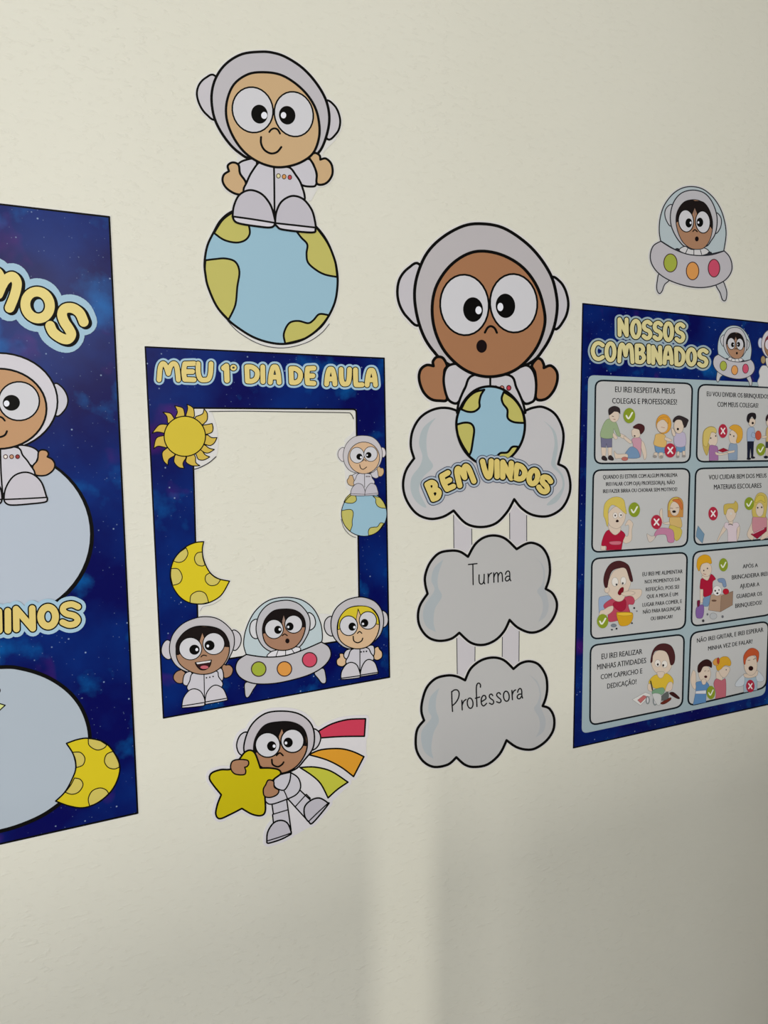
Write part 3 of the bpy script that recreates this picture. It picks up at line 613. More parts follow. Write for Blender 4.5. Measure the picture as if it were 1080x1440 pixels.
# clouds and straps
def cloud(crp, out, sl, sr, words, wcrop, ww, label):
    crop(*crp); o = cutout('cloud_cutout', outl(out, 15), label, 'cloud cutout', (206,205,202), 'name clouds hanging below the welcome astronaut')
    Part('cloud', o).f(out, (182,183,182)).f(sl, (167,176,180)).f(sr, (171,176,179)).s(out, 14, K, True).done()
    crop(*wcrop); p = Part('word', o); p.ss(words, ww, (24,24,26)); p.done(); return o
cloud((570, 730, .21296), [(145,492,1),(130,430),(130,370),(160,290),(220,225),(300,208),(360,215),(412,248,1),(460,165),(520,120),(590,108),(660,130),(733,198,1),(790,165),(840,157),(900,185),(940,250),(953,330),(945,400),(925,460,1),(970,490),(998,550),(990,620),(950,690),(890,735),(820,748),(740,715),(687,665,1),(650,740),(590,800),(510,830),(430,815),(355,750,1),(300,790),(220,803),(150,780),(100,720),(82,650),(95,570)],
 [(250,265,1),(190,320),(170,400),(190,470),(130,560),(115,640),(140,710),(200,745,1),(185,680),(195,590),(240,510),(215,450),(215,370)], [(840,240,1),(890,290),(910,360),(900,430),(868,475),(900,530),(905,600),(875,680,1),(925,640),(945,570),(930,490),(915,440),(920,370),(905,300)],
 [[(100,165),(245,150)], [(175,155),(177,330),(180,505)], [(280,340),(280,430),(290,480),(320,495),(350,475),(364,420),(366,330)], [(364,420),(364,465),(376,490)], [(432,322),(435,400),(433,478)], [(434,390),(455,335),(490,307)],
  [(527,307),(530,465)], [(530,380),(545,335),(575,303),(596,330),(600,460)], [(598,375),(615,325),(645,300),(668,330),(676,450)], [(725,330),(740,292),(770,275),(795,300),(799,400),(815,440)], [(799,368),(765,362),(735,380),(722,412),(740,442),(775,432),(799,395)]],
 (650, 780, .08333), 21, 'grey-white paper cloud with the word Turma')
cloud((570, 890, .21296), [(122,577,1),(105,520),(110,450),(140,360),(200,300),(280,280),(340,287),(393,312,1),(430,235),(500,180),(580,162),(650,180),(712,237,1),(760,200),(820,187),(880,210),(925,280),(935,360),(925,430),(905,482,1),(950,500),(980,560),(975,640),(930,710),(860,760),(800,770),(730,752),(667,708,1),(620,800),(540,868),(450,884),(390,868),(335,820,1),(280,868),(190,884),(120,850),(75,780),(67,700),(80,630)],
 [(225,360,1),(165,420),(150,510),(170,560),(110,640),(105,720),(130,790),(185,830,1),(170,760),(185,660),(220,580),(200,500),(205,420)], [(815,275,1),(865,330),(885,400),(870,460),(848,500),(880,560),(885,630),(858,690,1),(910,650),(925,580),(905,520),(890,480),(895,400),(870,320)],
 [[(88,200),(92,330),(99,452)], [(88,207),(120,182),(160,182),(183,222),(172,285),(140,340),(100,377)], [(217,312),(219,370),(222,433)], [(221,370),(240,325),(270,300)], E(322,348,36,65,-5), [(408,390),(402,250),(401,150),(412,105),(435,95),(452,115),(452,145)], [(388,286),(443,270)],
  [(466,328),(505,305),(522,285),(512,255),(488,252),(468,280),(462,325),(470,365),(495,382),(530,350)], [(608,252),(592,233),(570,242),(565,268),(585,292),(615,315),(618,345),(598,362),(566,348)], [(706,235),(690,215),(665,224),(658,250),(678,275),(706,298),(712,325),(692,342),(657,330)],
  E(780,260,36,64,-5), [(850,187),(853,240),(857,303)], [(855,240),(872,198),(897,180)], [(922,210),(935,175),(958,162),(974,190),(976,250),(985,283)], [(975,232),(940,236),(918,262),(925,288),(950,290),(976,255)]],
 (625, 950, .1111), 17, 'lowest grey-white paper cloud with the word Professora')
crop(0, 0, 1)
for q, lb in (([(637.6,712),(663.0,730),(663.6,776),(638.2,778)], 'left paper strap joining the welcome cloud to the Turma cloud'), ([(716.4,700),(740.4,712),(740.6,768),(716.8,768)], 'right paper strap joining the welcome cloud to the Turma cloud'),
              ([(642.0,888),(668.0,895),(667.6,945),(643.0,955)], 'left paper strap joining the Turma cloud to the Professora cloud'), ([(706.3,880),(730.0,880),(729.6,938),(706.0,935)], 'right paper strap joining the Turma cloud to the Professora cloud')):
    BASE = 0.0003; sp = cutout('paper_strap', [q], lb, 'paper strap', (196,194,198), 'straps joining the clouds')
    d0 = 0.0004; p = Part('edge_line', sp)
    for a_, b_ in ((q[0], q[3]), (q[1], q[2])): p._add(stroke_polys([a_, b_], 1.1, False), (66,66,70), d0)
    p.done()
BASE = 0.0008

# ------------------------------------------------------------------ flying saucers
uD = [(220,685,1),(205,580),(215,440),(260,300),(350,180),(450,115),(560,97),(680,125),(790,215),(870,340),(915,480),(930,620),(905,795,1),(750,830),(600,845),(400,790)]
uS = [(220,690,1),(140,740),(107,840),(125,940),(200,1040),(330,1120),(500,1175),(660,1192),(800,1170),(920,1110),(985,1020),(990,930),(960,850),(908,795,1),(780,835),(640,845),(500,828),(350,770)]
uL = [[(210,1040),(183,1120),(178,1210),(205,1257),(235,1230),(262,1160),(315,1100)], [(820,1160),(865,1250),(890,1325),(925,1328),(937,1250),(920,1180),(890,1125)]]
uE = [[(345,295),(290,320),(265,380),(280,460),(330,525),(370,420)], [(815,385),(860,410),(880,470),(865,550),(815,605),(780,500)]]
def saucer(par, w, K2=(40,42,48), tint=0):
    def t_(c_): return tuple(min(255, k_ + tint) for k_ in c_)
    Part('dome', par).f(uD, t_((176,190,194)), w, K2).done()
    h = Part('helmet', par)
    for s_ in uE: h.f(s_, t_((190,192,196)), w*.9, K2)
    h.f([(570,135),(450,165),(370,250),(330,370),(330,500),(370,610),(430,700),(500,750),(700,750),(770,680),(815,600),(833,480),(820,370),(770,250),(690,165)], t_((184,184,188)), w, K2).done()
    Part('collar', par).f([(425,795),(480,745),(560,780),(690,762),(745,815),(600,850)], t_((205,205,206)), w*.8, K2).ss([[(515,765),(490,820)], [(580,785),(580,845)], [(650,785),(665,835)]], w*.8, K2).f(E(400,782,26,18), K2).f(E(752,818,24,16), K2).done()
    for s_ in uL: Part('leg', par).f(s_, t_((184,185,188)), w*.9, K2).done()
    Part('saucer', par).f(uS, t_((184,182,187)), w, K2).done()
    for x_, y_, a_, b_, c_ in ((325,925,72,98,(158,170,68)), (565,1012,68,96,(212,150,84)), (797,982,63,96,(196,78,104))): Part('porthole', par).f(E(x_, y_, a_, b_), t_(c_), w*.8, (70,40,40)).done()
    Part('face', par).f([(560,240),(470,270),(400,370),(385,480),(410,600),(460,700),(540,765),(620,778),(690,760),(750,680),(780,560),(775,440),(730,330),(650,255)], t_((165,126,98)), w*.7, K2).done()
    Part('hair', par).f([(383,490,1),(395,370),(460,270),(540,238),(590,252,1),(680,262),(745,340),(778,450),(778,562,1),(745,520),(690,450),(615,400,1),(588,330,1),(562,400,1),(480,440),(385,490,1)], (26,20,20)).f([(587,328,1),(600,375,1),(587,425,1),(575,375,1)], t_((140,115,102))).done()
    head(par, dict(eyes=[((493,470,82,120,-5), (523,492,36,50,0), (543,490,10,14)), ((675,482,79,120,-4), (643,485,36,50,0), (627,487,10,13))], nose=[(567,584),(588,565),(614,586)], oh=(610,665,20,27)), w)
crop(900, 250, .12963)
pcs = []
for s_ in [uD, uS] + uL: pcs += outl(s_, 20)
t6 = cutout('saucer_cutout', pcs, 'small paper flying saucer with a dark-haired astronaut under its dome, above the rules poster', 'wall cutout', (206,206,203))
saucer(t6, 10)
# ------------------------------------------------------------------ rules poster
TL, BL = wall_xz(818.7, 426.5), wall_xz(805.5, 1052)
XR = wall_xz(1101, 700)[0]; tt, bb = wall_xz(1080, 453.7), wall_xz(1080, 991)
def ext(a, b2, x): return (x, a[1] + (b2[1]-a[1]) * (x-a[0]) / (b2[0]-a[0]))
P4 = [(818.7,426.5), unwall(*ext(TL, tt, XR)), unwall(*ext(BL, bb, XR)), (805.5,1052)]
crop(0, 0, 1)
t7 = cutout('rules_poster', [inset(P4, -1.1)], 'dark blue poster titled NOSSOS COMBINADOS with rows of white illustrated boxes, at the right edge', 'poster', (205,205,202))
g = Part('galaxy_print', t7); g.f(poly(P4), GAL[2]).s(poly(inset(P4, .6)), 1.6, K, True); g.done()
XB = wall_xz(1088, 700)[0]; a_, b_ = wall_xz(826.7, 527.4), wall_xz(1080, 538.3); c_, d_ = wall_xz(817.5, 1031.7), wall_xz(1080, 976)
Part('backing_panel', t7, 'pale blue rounded backing behind the white boxes').f(poly(rquad([(826.7,527.4), unwall(*ext(a_, b_, XB)), unwall(*ext(c_, d_, XB)), (817.5,1031.7)], 9)), (158,178,184)).done()
PL = Part.lev + 1
SKC = (214,198,180); W_ = (190,192,194)
def disc(par, kind, cx, cy, rx, ry):
    n = 'check_mark' if kind else 'cross_mark'
    p = Part(n, par).f(E(cx, cy, rx, ry), (134,152,44) if kind else (172,44,66))
    if kind: p.ss([[(cx-.5*rx, cy+.02*ry), (cx-.12*rx, cy+.38*ry), (cx+.5*rx, cy-.38*ry)]], rx*.27, (228,230,215))
    else: p.ss([[(cx-.4*rx, cy-.4*ry), (cx+.4*rx, cy+.4*ry)], [(cx+.4*rx, cy-.4*ry), (cx-.4*rx, cy+.4*ry)]], rx*.27, (232,226,224))
    p.done()
def panel(q, crp, lines, kids, discs, label):
    Part.lev = PL; crop(0, 0, 1)
    p = Part('rule_panel', t7, label).f(poly(rquad(q, 11)), (190,192,191), 2.0, (18,26,32)).done()
    crop(*crp); l1 = Part.lev + 1
    for l in lines:
        Part.lev = l1; c = Part('caption', p); caption(c, *l); Part.lev += 1; dx = .32 / crp[2]; caption(c, l[0], *[(q[0] + dx, q[1]) for q in l[1:]]); c.done()
    Part.lev = l1 + 1
    for nm, shapes in kids:
        k = Part(nm, p)
        for col, sh, *w in shapes:
            if w: k.s(sh, w[0], col)
            else:
                k.f(sh, col); P = path(sh); bb = max(max(q[i] for q in P) - min(q[i] for q in P) for i in (0, 1))
                if bb > 5.5: k.s(sh, .34 / cur[2], tuple(int(c * .66) for c in col), True)
        k.done()
    Part.lev += 1
    for d in discs: disc(p, *d)
def eyes2(x1, y1, x2, y2, r=5): return [((45,40,45), E(x1, y1, r, r*1.3)), ((45,40,45), E(x2, y2, r, r*1.3))]
DK = (50,42,44); JN = (116,146,178); RED = (168,28,56); BRN = (72,36,38)
panel([(837,534.8),(973.3,539.3),(969.6,650.4),(835.6,651.9)], (820,520,.14815),
 [('EU IREI RESPEITAR MEUS', (300,158),(868,178),(300,212),(868,228)), ('COLEGAS E PROFESSORES!', (272,268),(885,280),(272,320),(885,332))],
 [('child_drawing', [(SKC, [(172,730),(212,730),(208,820),(178,820)]), (SKC, [(235,730),(268,730),(265,820),(238,820)]), (DK, [(172,830),(195,815),(222,840),(220,862),(180,855)]), (DK, [(235,825),(258,812),(285,840),(280,860),(240,852)]),
   ((112,112,138), [(163,640,1),(270,645,1),(270,735,1),(222,738,1),(217,700,1),(212,738,1),(168,735,1)]), (SKC, [(330,600),(400,630),(395,655),(350,640)]), ((150,170,132), [(225,470),(300,485),(345,600),(350,630),(320,625),(285,560),(278,645),(165,640),(175,550)]), (SKC, [(285,600),(322,645),(300,660),(278,630)]),
   (SKC, E(290,435,48,62)), (DK, [(238,420),(240,370),(290,345),(340,365),(348,420,1),(325,400),(290,395,1),(250,428)]), ((90,80,70), [(270,440),(285,444)], 5), ((150,90,80), [(285,470),(300,472)], 5)]),
  ('child_drawing', [(SKC, [(390,630),(455,680),(440,700),(385,655)]), (SKC, [(530,680),(570,690),(598,800),(578,855),(560,790)]), ((198,150,166), [(460,655),(540,650),(545,740),(535,830),(455,810),(470,720)]), (JN, [(455,730),(510,760),(530,830),(440,840),(390,820),(410,770)]), (SKC, [(290,770),(320,800),(410,800),(410,840),(330,840),(300,840)]), ((185,110,100), E(390,845,30,18)),
   (SKC, [(460,570),(500,555),(540,590),(525,640),(470,640),(455,600)]), (BRN, [(470,540),(520,512),(570,530),(575,575),(540,612),(525,570),(480,555)]), ((40,20,25), E(483,628,9,7))]),
  ('child_drawing', [((108,146,182), [(672,710,1),(780,720,1),(775,785),(690,785)]), ((214,178,108), [(690,610),(770,620),(778,730),(670,715),(675,650)]), (SKC, [(775,640),(835,665),(820,682),(770,665)]), (SKC, [(670,785,1),(700,785,1),(690,830),(660,830)]), (SKC, [(715,785,1),(750,785,1),(750,835),(715,835)]), ((215,155,60), E(758,515,72,92)), (SKC, E(745,535,52,62)), ((215,155,60), [(695,500),(720,460),(790,450),(800,510),(750,470)]), ((170,120,100), [(735,545),(765,550)], 4), ((150,145,140), E(672,822,18,14)), ((150,145,140), E(735,825,18,14))]),
  ('child_drawing', [((108,146,182), [(880,715,1),(958,715,1),(955,770),(880,780)]), ((186,178,200), [(865,610),(955,600),(962,720),(865,720)]), (SKC, [(830,560),(850,560),(870,620),(845,625)]), (DK, [(845,490),(860,455),(900,435),(950,450),(990,475),(985,500),(965,545),(940,540),(930,480),(860,490)]), (SKC, E(900,535,46,70)), (DK, [(850,500),(860,455),(910,437),(955,470),(968,540),(945,530),(925,480),(880,475)]), ((30,20,20), E(891,563,10,12)), (SKC, [(885,775,1),(905,775,1),(900,830),(880,830)]), (SKC, [(935,770,1),(958,770,1),(960,820),(940,825)]), ((150,145,140), E(890,825,16,12)), ((150,145,140), E(948,820,18,12))])],
 [(1, 430,435,56,72), (0, 818,765,54,68)], 'white box about respecting classmates, top left')
panel([(981.7,540.6),(1097,545.6),(1093,648),(978.9,649.4)], (960,530,.11111),
 [('EU VOU DIVIDIR OS BRINQUEDOS', (300,184),(1085,222),(300,244),(1085,276)), ('COM MEUS COLEGAS!', (435,316),(950,334),(435,378),(950,390))],
 [('child_drawing', [((190,168,92), [(245,780),(265,680),(330,630),(400,640),(420,700),(380,760),(340,820),(330,900),(300,995),(255,900)]), (SKC, E(375,790,62,90)), ((205,185,105), [(255,760),(270,680),(340,632),(410,650),(420,710),(360,700),(330,790),(300,880),(260,860)]), ((158,112,158), [(335,880),(400,870),(440,900),(445,1055,1),(330,1060,1)]), (SKC, [(410,950),(470,970),(560,955),(600,930),(610,950),(500,990),(420,985)]), *eyes2(350,775,412,748,8), ((150,30,50), [(440,930,1),(510,900,1),(575,930,1),(500,955,1)])]),
  ('child_drawing', [(SKC, E(640,760,62,95)), ((212,160,58), [(585,640),(640,605),(710,620),(750,680),(745,780),(700,835),(670,820),(685,740),(650,690),(600,660)]), ((138,158,180), [(590,850),(640,845),(685,870),(685,1050,1),(575,1055,1),(570,960)]), (SKC, [(560,945),(610,935),(650,930),(640,955),(570,965)]), *eyes2(597,730,640,750,8)]),
  ('child_drawing', [((28,32,52), [(812,815,1),(892,815,1),(885,1010,1),(862,1005,1),(850,880,1),(840,1030,1),(812,1035,1)]), ((30,30,40), [(862,1005),(905,1015),(900,1030),(865,1030)]), ((30,30,40), E(830,1035,25,14)), ((158,176,200), [(825,650),(890,640),(905,720),(900,815,1),(810,815,1),(805,720)]), ((158,176,200), [(880,700),(920,740),(905,770),(860,750)]), (SKC, [(830,540),(900,530),(910,590),(870,630),(830,600)]), ((34,30,34), [(805,550),(815,480),(860,455),(910,465),(920,515),(900,540),(870,500),(840,540),(830,580)]), ((30,16,18), E(878,585,14,16)), ((190,84,60), E(948,740,38,58))]),
  ('child_drawing', [((60,64,70), [(1045,815,1),(1100,815,1),(1100,900,1),(1040,900,1)]), (SKC, [(1045,900,1),(1070,900,1),(1065,1000,1),(1045,1000,1)]), ((30,30,40), E(1045,1015,26,16)), ((200,176,120), [(1050,660),(1100,640),(1120,820,1),(1045,820,1)]), (SKC, [(985,755),(1050,745),(1050,770),(1000,775)]), (SKC, E(1085,570,38,60)), ((50,30,36), [(1042,540),(1055,490),(1090,465),(1130,480),(1130,540),(1075,520),(1055,560)])])],
 [(0, 500,685,56,88), (1, 980,918,58,80)], 'white box about sharing toys, top right')
panel([(834,661.1),(969.6,658.9),(966,767.8),(831.9,776.7)], (820,650,.14815),
 [('QUANDO EU ESTIVER COM ALGUM PROBLEMA', (185,121),(890,103),(185,160),(890,138)), ('IREI FALAR COM O(A) PROFESSOR(A), NÃO', (213,190),(865,172),(213,225),(865,208)), ('IREI FAZER BIRRA OU CHORAR SEM MOTIVOS!', (185,258),(888,238),(185,293),(888,272))],
 [('child_drawing', [(SKC, [(380,690),(420,700),(430,600),(395,600),(430,545),(470,580),(460,640),(455,740),(400,770),(370,740)]), (SKC, [(165,790,1),(210,790,1),(208,835,1),(165,832,1)]), (RED, [(200,680),(245,640),(340,640),(395,685),(375,745),(360,828,1),(215,835,1),(215,795),(170,785)]), ((200,110,125), [(250,755),(350,750),(345,780),(265,780)]), (SKC, [(240,600),(340,600),(350,650),(300,690),(250,650)]), (SKC, [(225,500),(300,420),(385,450),(398,520),(370,590),(320,630),(260,610),(230,560)]),
   ((208,188,92), [(190,500),(200,400),(250,345),(320,328),(380,355),(398,430),(408,490),(375,470),(330,430),(270,405),(235,460),(235,560),(225,610),(205,540)]), ((228,222,214), E(300,505,22,28)), ((228,222,214), E(352,500,20,26)), *eyes2(300,505,355,502,7), ((40,20,20), [(305,560),(320,543),(335,560),(318,570)])]),
  ('child_drawing', [((200,182,88), [(850,580),(930,640),(920,710),(880,745),(850,700),(810,620)]), ((190,128,158), [(690,650),(730,622),(840,640),(860,720),(850,760),(800,755),(780,690),(700,690),(680,715),(670,690)]), ((205,195,185), [(600,680),(640,700),(680,700),(660,740),(620,755)]), (SKC, [(750,520),(760,570),(830,560),(820,590),(750,575),(720,480),(745,440)]), ((206,176,110), [(820,520),(900,515),(930,560),(925,620),(850,600),(820,590)]),
   ((196,140,72), [(800,520,1),(800,400),(840,340),(900,332),(942,380),(942,520,1)]), ((205,182,90), [(800,450),(815,370),(860,335),(900,340),(860,380),(825,450)]), (SKC, E(863,440,45,68)), ((198,112,60), [(840,360),(900,350),(935,400),(930,450),(890,390)]), ((26,18,18), E(857,468,18,12)), ((120,90,80), [(820,435),(845,438)], 4), ((120,90,80), [(875,432),(900,430)], 4)])],
 [(1, 480,450,54,70), (0, 690,567,52,68)], 'white box about talking to the teacher, with a red-shirted boy')
panel([(977.8,658.9),(1092,656.4),(1089,757.3),(975.6,766.7)], (960,650,.11111),
 [('VOU CUIDAR BEM DOS MEUS', (325,160),(1055,142),(325,220),(1055,194)), ('MATERIAIS ESCOLARES', (390,284),(990,264),(390,345),(990,322))],
 [('book_drawing', [((112,144,168), [(170,880,1),(190,805,1),(270,910,1),(245,1025,1),(165,940,1)])]),
  ('child_drawing', [(SKC, [(520,800),(545,850),(480,930),(440,1000),(430,990),(460,920)]), (SKC, [(690,780),(720,830),(700,960),(670,1000),(680,900)]), ((212,198,205), [(540,760),(600,775),(680,760),(710,800),(680,850),(680,1000,1),(565,1005,1),(560,860),(520,820)]), (SKC, [(570,700),(630,700),(625,780),(585,780)]), (SKC, [(535,600),(600,590),(665,610),(665,680),(620,745),(570,740),(540,680)]), ((196,174,88), [(518,650),(515,550),(560,525),(640,520),(660,490),(692,530),(690,600),(660,640),(640,600),(600,580),(560,600),(540,660)]), ((120,110,110), [(575,790),(600,782),(625,795)], 10), ((210,208,200), E(605,650,14,16))]),
  ('child_drawing', [(SKC, [(880,700),(860,780),(810,900),(830,960),(880,980),(900,900)]), (SKC, [(1040,700),(1090,780),(1100,900),(1060,950),(980,980),(1000,900)]), ((196,138,148), [(880,700),(940,690),(1040,680),(1060,760),(1040,880),(890,880)]), ((200,180,96), [(880,690,1),(870,600),(905,470),(940,400),(1000,385),(1055,430),(1065,520),(1050,640),(1040,700,1)]), (SKC, E(968,600,50,88)), ((206,186,80), [(905,500),(950,420),(1020,430),(1035,510),(980,480),(930,510)]), *eyes2(942,575,992,570,9), ((150,26,56), [(855,910,1),(1050,820,1),(1055,870,1),(935,968,1)]), ((205,170,180), [(880,905),(1020,840)], 9)])],
 [(0, 378,650,60,86), (1, 835,523,60,82)], 'white box about looking after school materials')
panel([(831.9,785.6),(966,776.7),(963,883.3),(830.4,898.9)], (820,770,.14815),
 [('EU IREI ME ALIMENTAR', (560,234),(940,207),(560,272),(940,242)), ('NOS MOMENTOS DA', (582,307),(915,282),(582,342),(915,315)), ('REFEIÇÃO, POIS SEI', (592,380),(905,354),(592,415),(905,388)), ('QUE A MESA É UM', (600,447),(895,424),(600,482),(895,458)),
  ('LUGAR PARA COMER, E', (560,526),(932,490),(560,562),(932,525)), ('NÃO PARA BAGUNÇAR', (565,592),(920,557),(565,628),(920,592)), ('OU BRINCAR!', (638,657),(845,637),(638,692),(845,668))],
 [('child_drawing', [((150,170,198), [(148,620,1),(145,490),(180,462),(260,470),(250,620,1)]), (SKC, [(430,400),(500,395),(550,400),(548,450),(500,495),(450,520),(430,440)]), ((182,72,92), [(190,550),(260,490),(340,480),(450,460),(485,500),(470,540),(425,545),(440,640),(330,690),(240,700),(230,620)]), ((160,34,60), [(290,520),(390,490),(400,570),(350,605),(290,560)]), (SKC, [(190,590),(240,560),(280,555),(275,600),(220,640),(150,650),(160,600)]),
   (SKC, [(230,330),(290,220),(400,190),(440,260),(445,350),(400,450),(370,500),(320,510),(260,470),(215,400)]), (SKC, E(222,400,24,30)), (BRN, [(190,300),(210,220),(260,150),(340,125),(420,160),(450,230),(468,315),(440,310),(400,200),(330,195),(270,225),(240,300),(225,375),(200,370)]), ((228,224,216), E(298,325,30,42)), ((228,224,216), E(378,315,26,38)), *eyes2(312,350,372,338,8), ((120,20,34), [(325,430),(350,385),(378,378),(375,420),(345,450)]), (SKC, [(360,430),(440,410),(490,430),(440,455),(380,455)])]),
  ('bowl_drawing', [((206,158,36), [(312,620),(340,612),(440,612),(468,630),(460,690),(420,735),(350,740),(325,690)]), ((226,186,60), E(390,630,75,16)), ((40,40,46), E(480,573,9,9)), ((110,110,120), E(505,602,7,7)), ((120,130,140), E(285,738,26,15)), ((36,36,40), E(312,768,9,9)), ((60,60,66), E(268,778,10,7)), ((40,40,46), E(458,716,9,8))])],
 [(1, 180,697,54,68)], 'white box with a boy eating from a yellow bowl')
panel([(974.4,776.1),(1089,765.8),(1086,863.8),(971.7,881)], (960,765,.11111),
 [('APÓS A', (755,258),(945,244),(755,308),(945,290)), ('BRINCADEIRA IREI', (618,396),(1065,350),(618,450),(1065,400)), ('AJUDAR A', (720,506),(965,482),(720,560),(965,530)), ('GUARDAR OS', (675,636),(998,602),(675,690),(998,650)), ('BRINQUEDOS!', (660,756),(995,712),(660,810),(995,762))],
 [('child_drawing', [(JN, [(265,680),(345,650),(325,770),(290,790),(250,770)]), (SKC, [(215,570,1),(255,570,1),(250,740,1),(215,745,1)]), (RED, [(230,440),(280,430),(320,455),(355,380),(412,440),(375,480),(365,620),(290,665),(258,655),(255,575),(215,565),(218,490)]), (SKC, [(240,400),(330,400),(325,440),(300,460),(250,430)]), (SKC, E(290,320,72,92)), ((212,158,34), [(172,270),(190,180),(260,135),(335,155),(362,230),(345,250),(300,235),(230,260),(205,340),(185,320)]), *eyes2(262,335,308,308,8), ((150,60,60), [(255,375),(290,385)], 5)]),
  ('toy_box_drawing', [((176,150,128), [(350,640,1),(500,640,1),(630,595,1),(625,770,1),(470,858,1),(320,835,1)]), ((150,124,104), [(480,660,1),(630,600,1),(625,770,1),(470,858,1)]), ((110,80,66), E(390,715,30,10)), ((225,224,222), E(430,590,55,62)), ((30,28,30), E(405,590,10,12)), ((30,28,30), E(432,622,14,12)), ((30,28,30), E(452,580,8,10)), ((182,30,50), E(540,600,38,36)), ((122,146,178), [(440,440),(520,440),(545,530),(510,540),(490,490),(450,480)])]),
  ('toy_drawing', [((128,96,158), [(160,830),(190,780),(250,770),(262,840),(245,925),(200,940),(165,920)]), ((110,30,60), [(178,720),(210,715),(205,775),(180,790)]), ((60,60,64), E(252,970,16,18)), ((180,184,186), E(380,910,45,40)), ((110,112,116), E(306,888,12,16)), ((110,112,116), E(497,918,14,18))])],
 [(1, 508,262,56,84)], 'white box about tidying toys into a cardboard box')
panel([(830,907.5),(961.7,891.7),(959.2,993.3),(829.2,1020)], (800,890,.16667),
 [('EU IREI REALIZAR', (272,176),(615,134),(272,222),(615,175)), ('MINHAS ATIVIDADES', (235,265),(648,208),(235,310),(648,252)), ('COM CAPRICHO E', (265,350),(615,298),(265,392),(615,340)), ('DEDICAÇÃO!', (320,428),(565,388),(320,470),(565,430))],
 [('child_drawing', [((60,28,28), [(845,505),(880,500),(930,545),(915,555),(860,525)]), ((104,44,34), [(770,590),(850,545),(855,565),(800,600)]), ((96,100,98), [(770,540),(830,495),(835,550),(780,570)]), ((214,182,58), [(700,370),(740,350),(820,340),(870,380),(875,430),(835,480),(720,465),(670,420)]), (SKC, [(665,430),(700,440),(700,490),(665,480)]), (SKC, [(835,420),(870,420),(862,480),(810,490)]), (SKC, E(780,245,88,105)), (BRN, [(700,240),(685,245),(700,160),(740,105),(800,88),(860,110),(890,180),(885,250),(855,268),(835,190),(800,150),(730,150),(705,190)]), ((228,224,216), E(745,255,24,30)), ((228,224,216), E(803,262,24,30)), *eyes2(746,265,792,272,8), (SKC, [(740,330),(800,330),(785,375),(755,375)])]),
  ('notebook_drawing', [((120,160,128), [(710,480),(790,460),(800,500),(760,525),(700,515)]), ((216,216,212), [(530,560,1),(640,500,1),(690,520,1),(600,610,1)]), ((190,110,108), [(575,565,1),(625,525,1),(655,535,1),(600,590,1)]), ((140,150,150), E(660,565,16,34)), ((205,206,208), E(660,565,9,26)), ((140,150,150), E(722,570,18,40)), ((205,206,208), E(722,570,10,30)), ((200,202,200), [(700,515),(770,520),(765,600),(735,600)]), ((60,60,40), [(685,405),(700,480)], 8)])],
 [], 'white box with a boy in yellow doing schoolwork, bottom left')
panel([(971.1,889.9),(1080.5,873.4),(1077.3,966.5),(966.9,992.8)], (950,870,.12037),
 [('NÃO IREI GRITAR, E IREI ESPERAR', (245,230),(1020,100),(245,280),(1020,150)), ('MINHA VEZ DE FALAR!', (375,324),(890,238),(375,372),(890,285))],
 [('child_drawing', [(SKC, [(185,640),(205,600),(230,630),(235,720),(230,820),(195,800),(170,720)]), ((94,138,184), [(240,740),(350,735),(390,790),(360,830),(350,975,1),(200,1005,1),(225,880),(235,800)]), ((214,216,220), [(232,845,1),(352,835,1),(350,875,1),(228,875,1)]), (SKC, E(335,640,72,100)), (SKC, [(300,710),(350,710),(345,760),(310,765)]), ((52,26,26), [(255,620),(258,545),(310,490),(370,475),(415,510),(415,570),(380,555),(320,560),(285,620)]), ((60,20,26), E(347,677,18,15)), ((90,70,60), [(330,612),(350,606)], 4), ((90,70,60), [(370,612),(388,608)], 4)]),
  ('child_drawing', [(SKC, [(470,620),(530,640),(540,720),(480,740)]), ((186,104,116), [(470,700),(530,720),(575,700),(585,800),(580,910,1),(460,935,1),(465,860),(440,760)]), (SKC, [(500,590),(560,555),(625,570),(620,620),(570,685),(520,660)]), ((208,160,46), [(480,600),(470,520),(530,450),(600,445),(640,500),(630,550),(570,545),(520,590)]), ((208,150,72), [(430,500),(470,460),(500,480),(490,540),(445,540)]), ((170,60,50), E(492,490,14,38)), ((60,60,80), E(585,595,6,8))]),
  ('child_drawing', [((160,182,196), [(795,690),(860,680),(940,690),(945,830,1),(790,860,1)]), ((198,206,212), [(790,650),(700,740),(700,790),(780,780),(800,720)]), ((198,206,212), [(940,600),(1020,680),(1010,730),(940,720)]), (SKC, [(795,640),(880,650),(950,600),(945,660),(870,690),(800,680)]), (SKC, E(870,540,78,120)), ((186,84,48), [(790,520),(790,430),(840,360),(900,342),(960,380),(965,450),(945,510),(930,430),(850,440),(815,480),(805,530)]), ((40,14,14), E(872,578,26,26)), ((80,50,50), [(838,485),(862,480)], 5), ((80,50,50), [(900,475),(925,462)], 5)])],
 [(1, 405,860,50,78), (0, 865,785,50,73)], 'white box about waiting to speak, bottom right')
Part.lev = PL + 2
crop(820, 430, .17593)
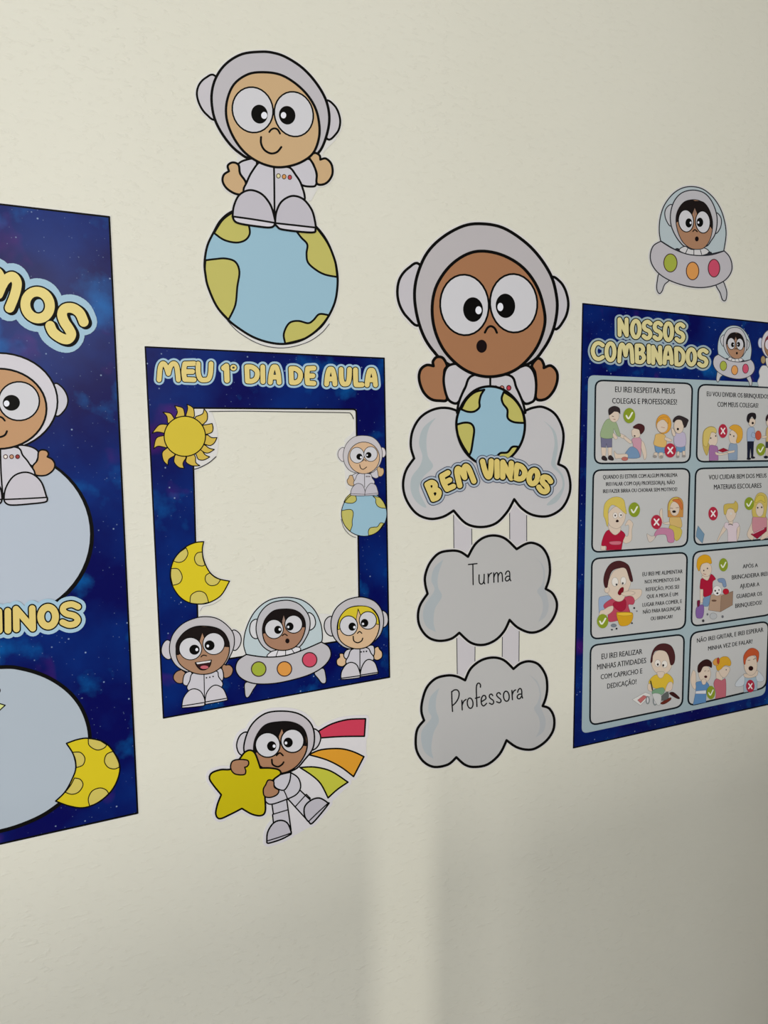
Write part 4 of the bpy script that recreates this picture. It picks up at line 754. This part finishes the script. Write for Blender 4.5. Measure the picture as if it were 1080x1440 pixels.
title(t7, [box('N', 272,362,92,248,.04), box('O', 372,465,105,268), box('S', 465,552,112,275), box('S', 552,636,120,282), box('O', 634,724,125,290), box('S', 728,815,132,298),
  box('C', 58,170,282,442), box('O', 168,264,285,450), box('M', 270,408,292,458,.06), box('B', 408,500,302,462,.04), box('I', 500,546,305,466,.02), box('N', 540,630,312,472,.06), box('A', 632,722,318,474), box('D', 724,815,326,482,.05), box('O', 816,908,332,486), box('S', 908,1000,338,496)],
  32, 23, 8, (0, 0), 'title', 'NOSSOS COMBINADOS in pale yellow bubble letters', hc=(152,172,180), yel=(214,206,150))
Part.lev = PL + 2
crop(995 + .3*.0787, 450 + 15*.0787, .0787*.838, .0787*.871)
sq = Part('saucer_figure', t7, 'printed flying saucer beside the title').f(uD, (176,190,194)); sq = sq.done()
saucer(sq, 12, (54,58,66), 6)
Part.lev = PL + 2; crop(995, 450, .0787)
af = Part('astronaut_figure', t7, 'printed astronaut on a cloud, cut by the photo edge')
af.f([(905,1185,1),(888,1100),(925,1010),(915,920),(965,825),(1040,820),(1180,860),(1320,830),(1380,900),(1370,1010),(1400,1100),(1380,1210,1)], (206,208,208), 8, (150,155,160))
af.f(E(940,410,45,92), (190,200,222), 9, (90,90,110)).f(E(1320,430,40,88), (190,200,222), 9, (90,90,110)).f([(1020,690,1),(1100,650),(1180,650),(1250,690),(1300,830),(1130,870),(1050,820)], (214,212,206), 9, (60,60,60))
af.f(E(985,712,42,72), (160,142,104), 9, (60,50,40)).f(E(1295,712,42,72), (160,142,104), 9, (60,50,40)).f(E(1135,430,182,262), (204,200,204), 9, (90,90,100))
af.f(E(1138,465,132,210), (160,122,92), 9, (90,66,50)).f([(1012,400),(1040,310),(1120,255),(1200,275),(1262,360),(1255,400),(1180,330),(1080,340)], (128,62,74)).f(E(1082,440,66,96), (212,206,212), 5).f(E(1200,440,64,94), (212,206,212), 5).f(E(1105,450,26,38), K).f(E(1175,450,26,38), K).s([(1110,600),(1140,625),(1175,600)], 8)
af.done()
for o in list(bpy.data.objects):
    if '_org' in o: del o['_org']
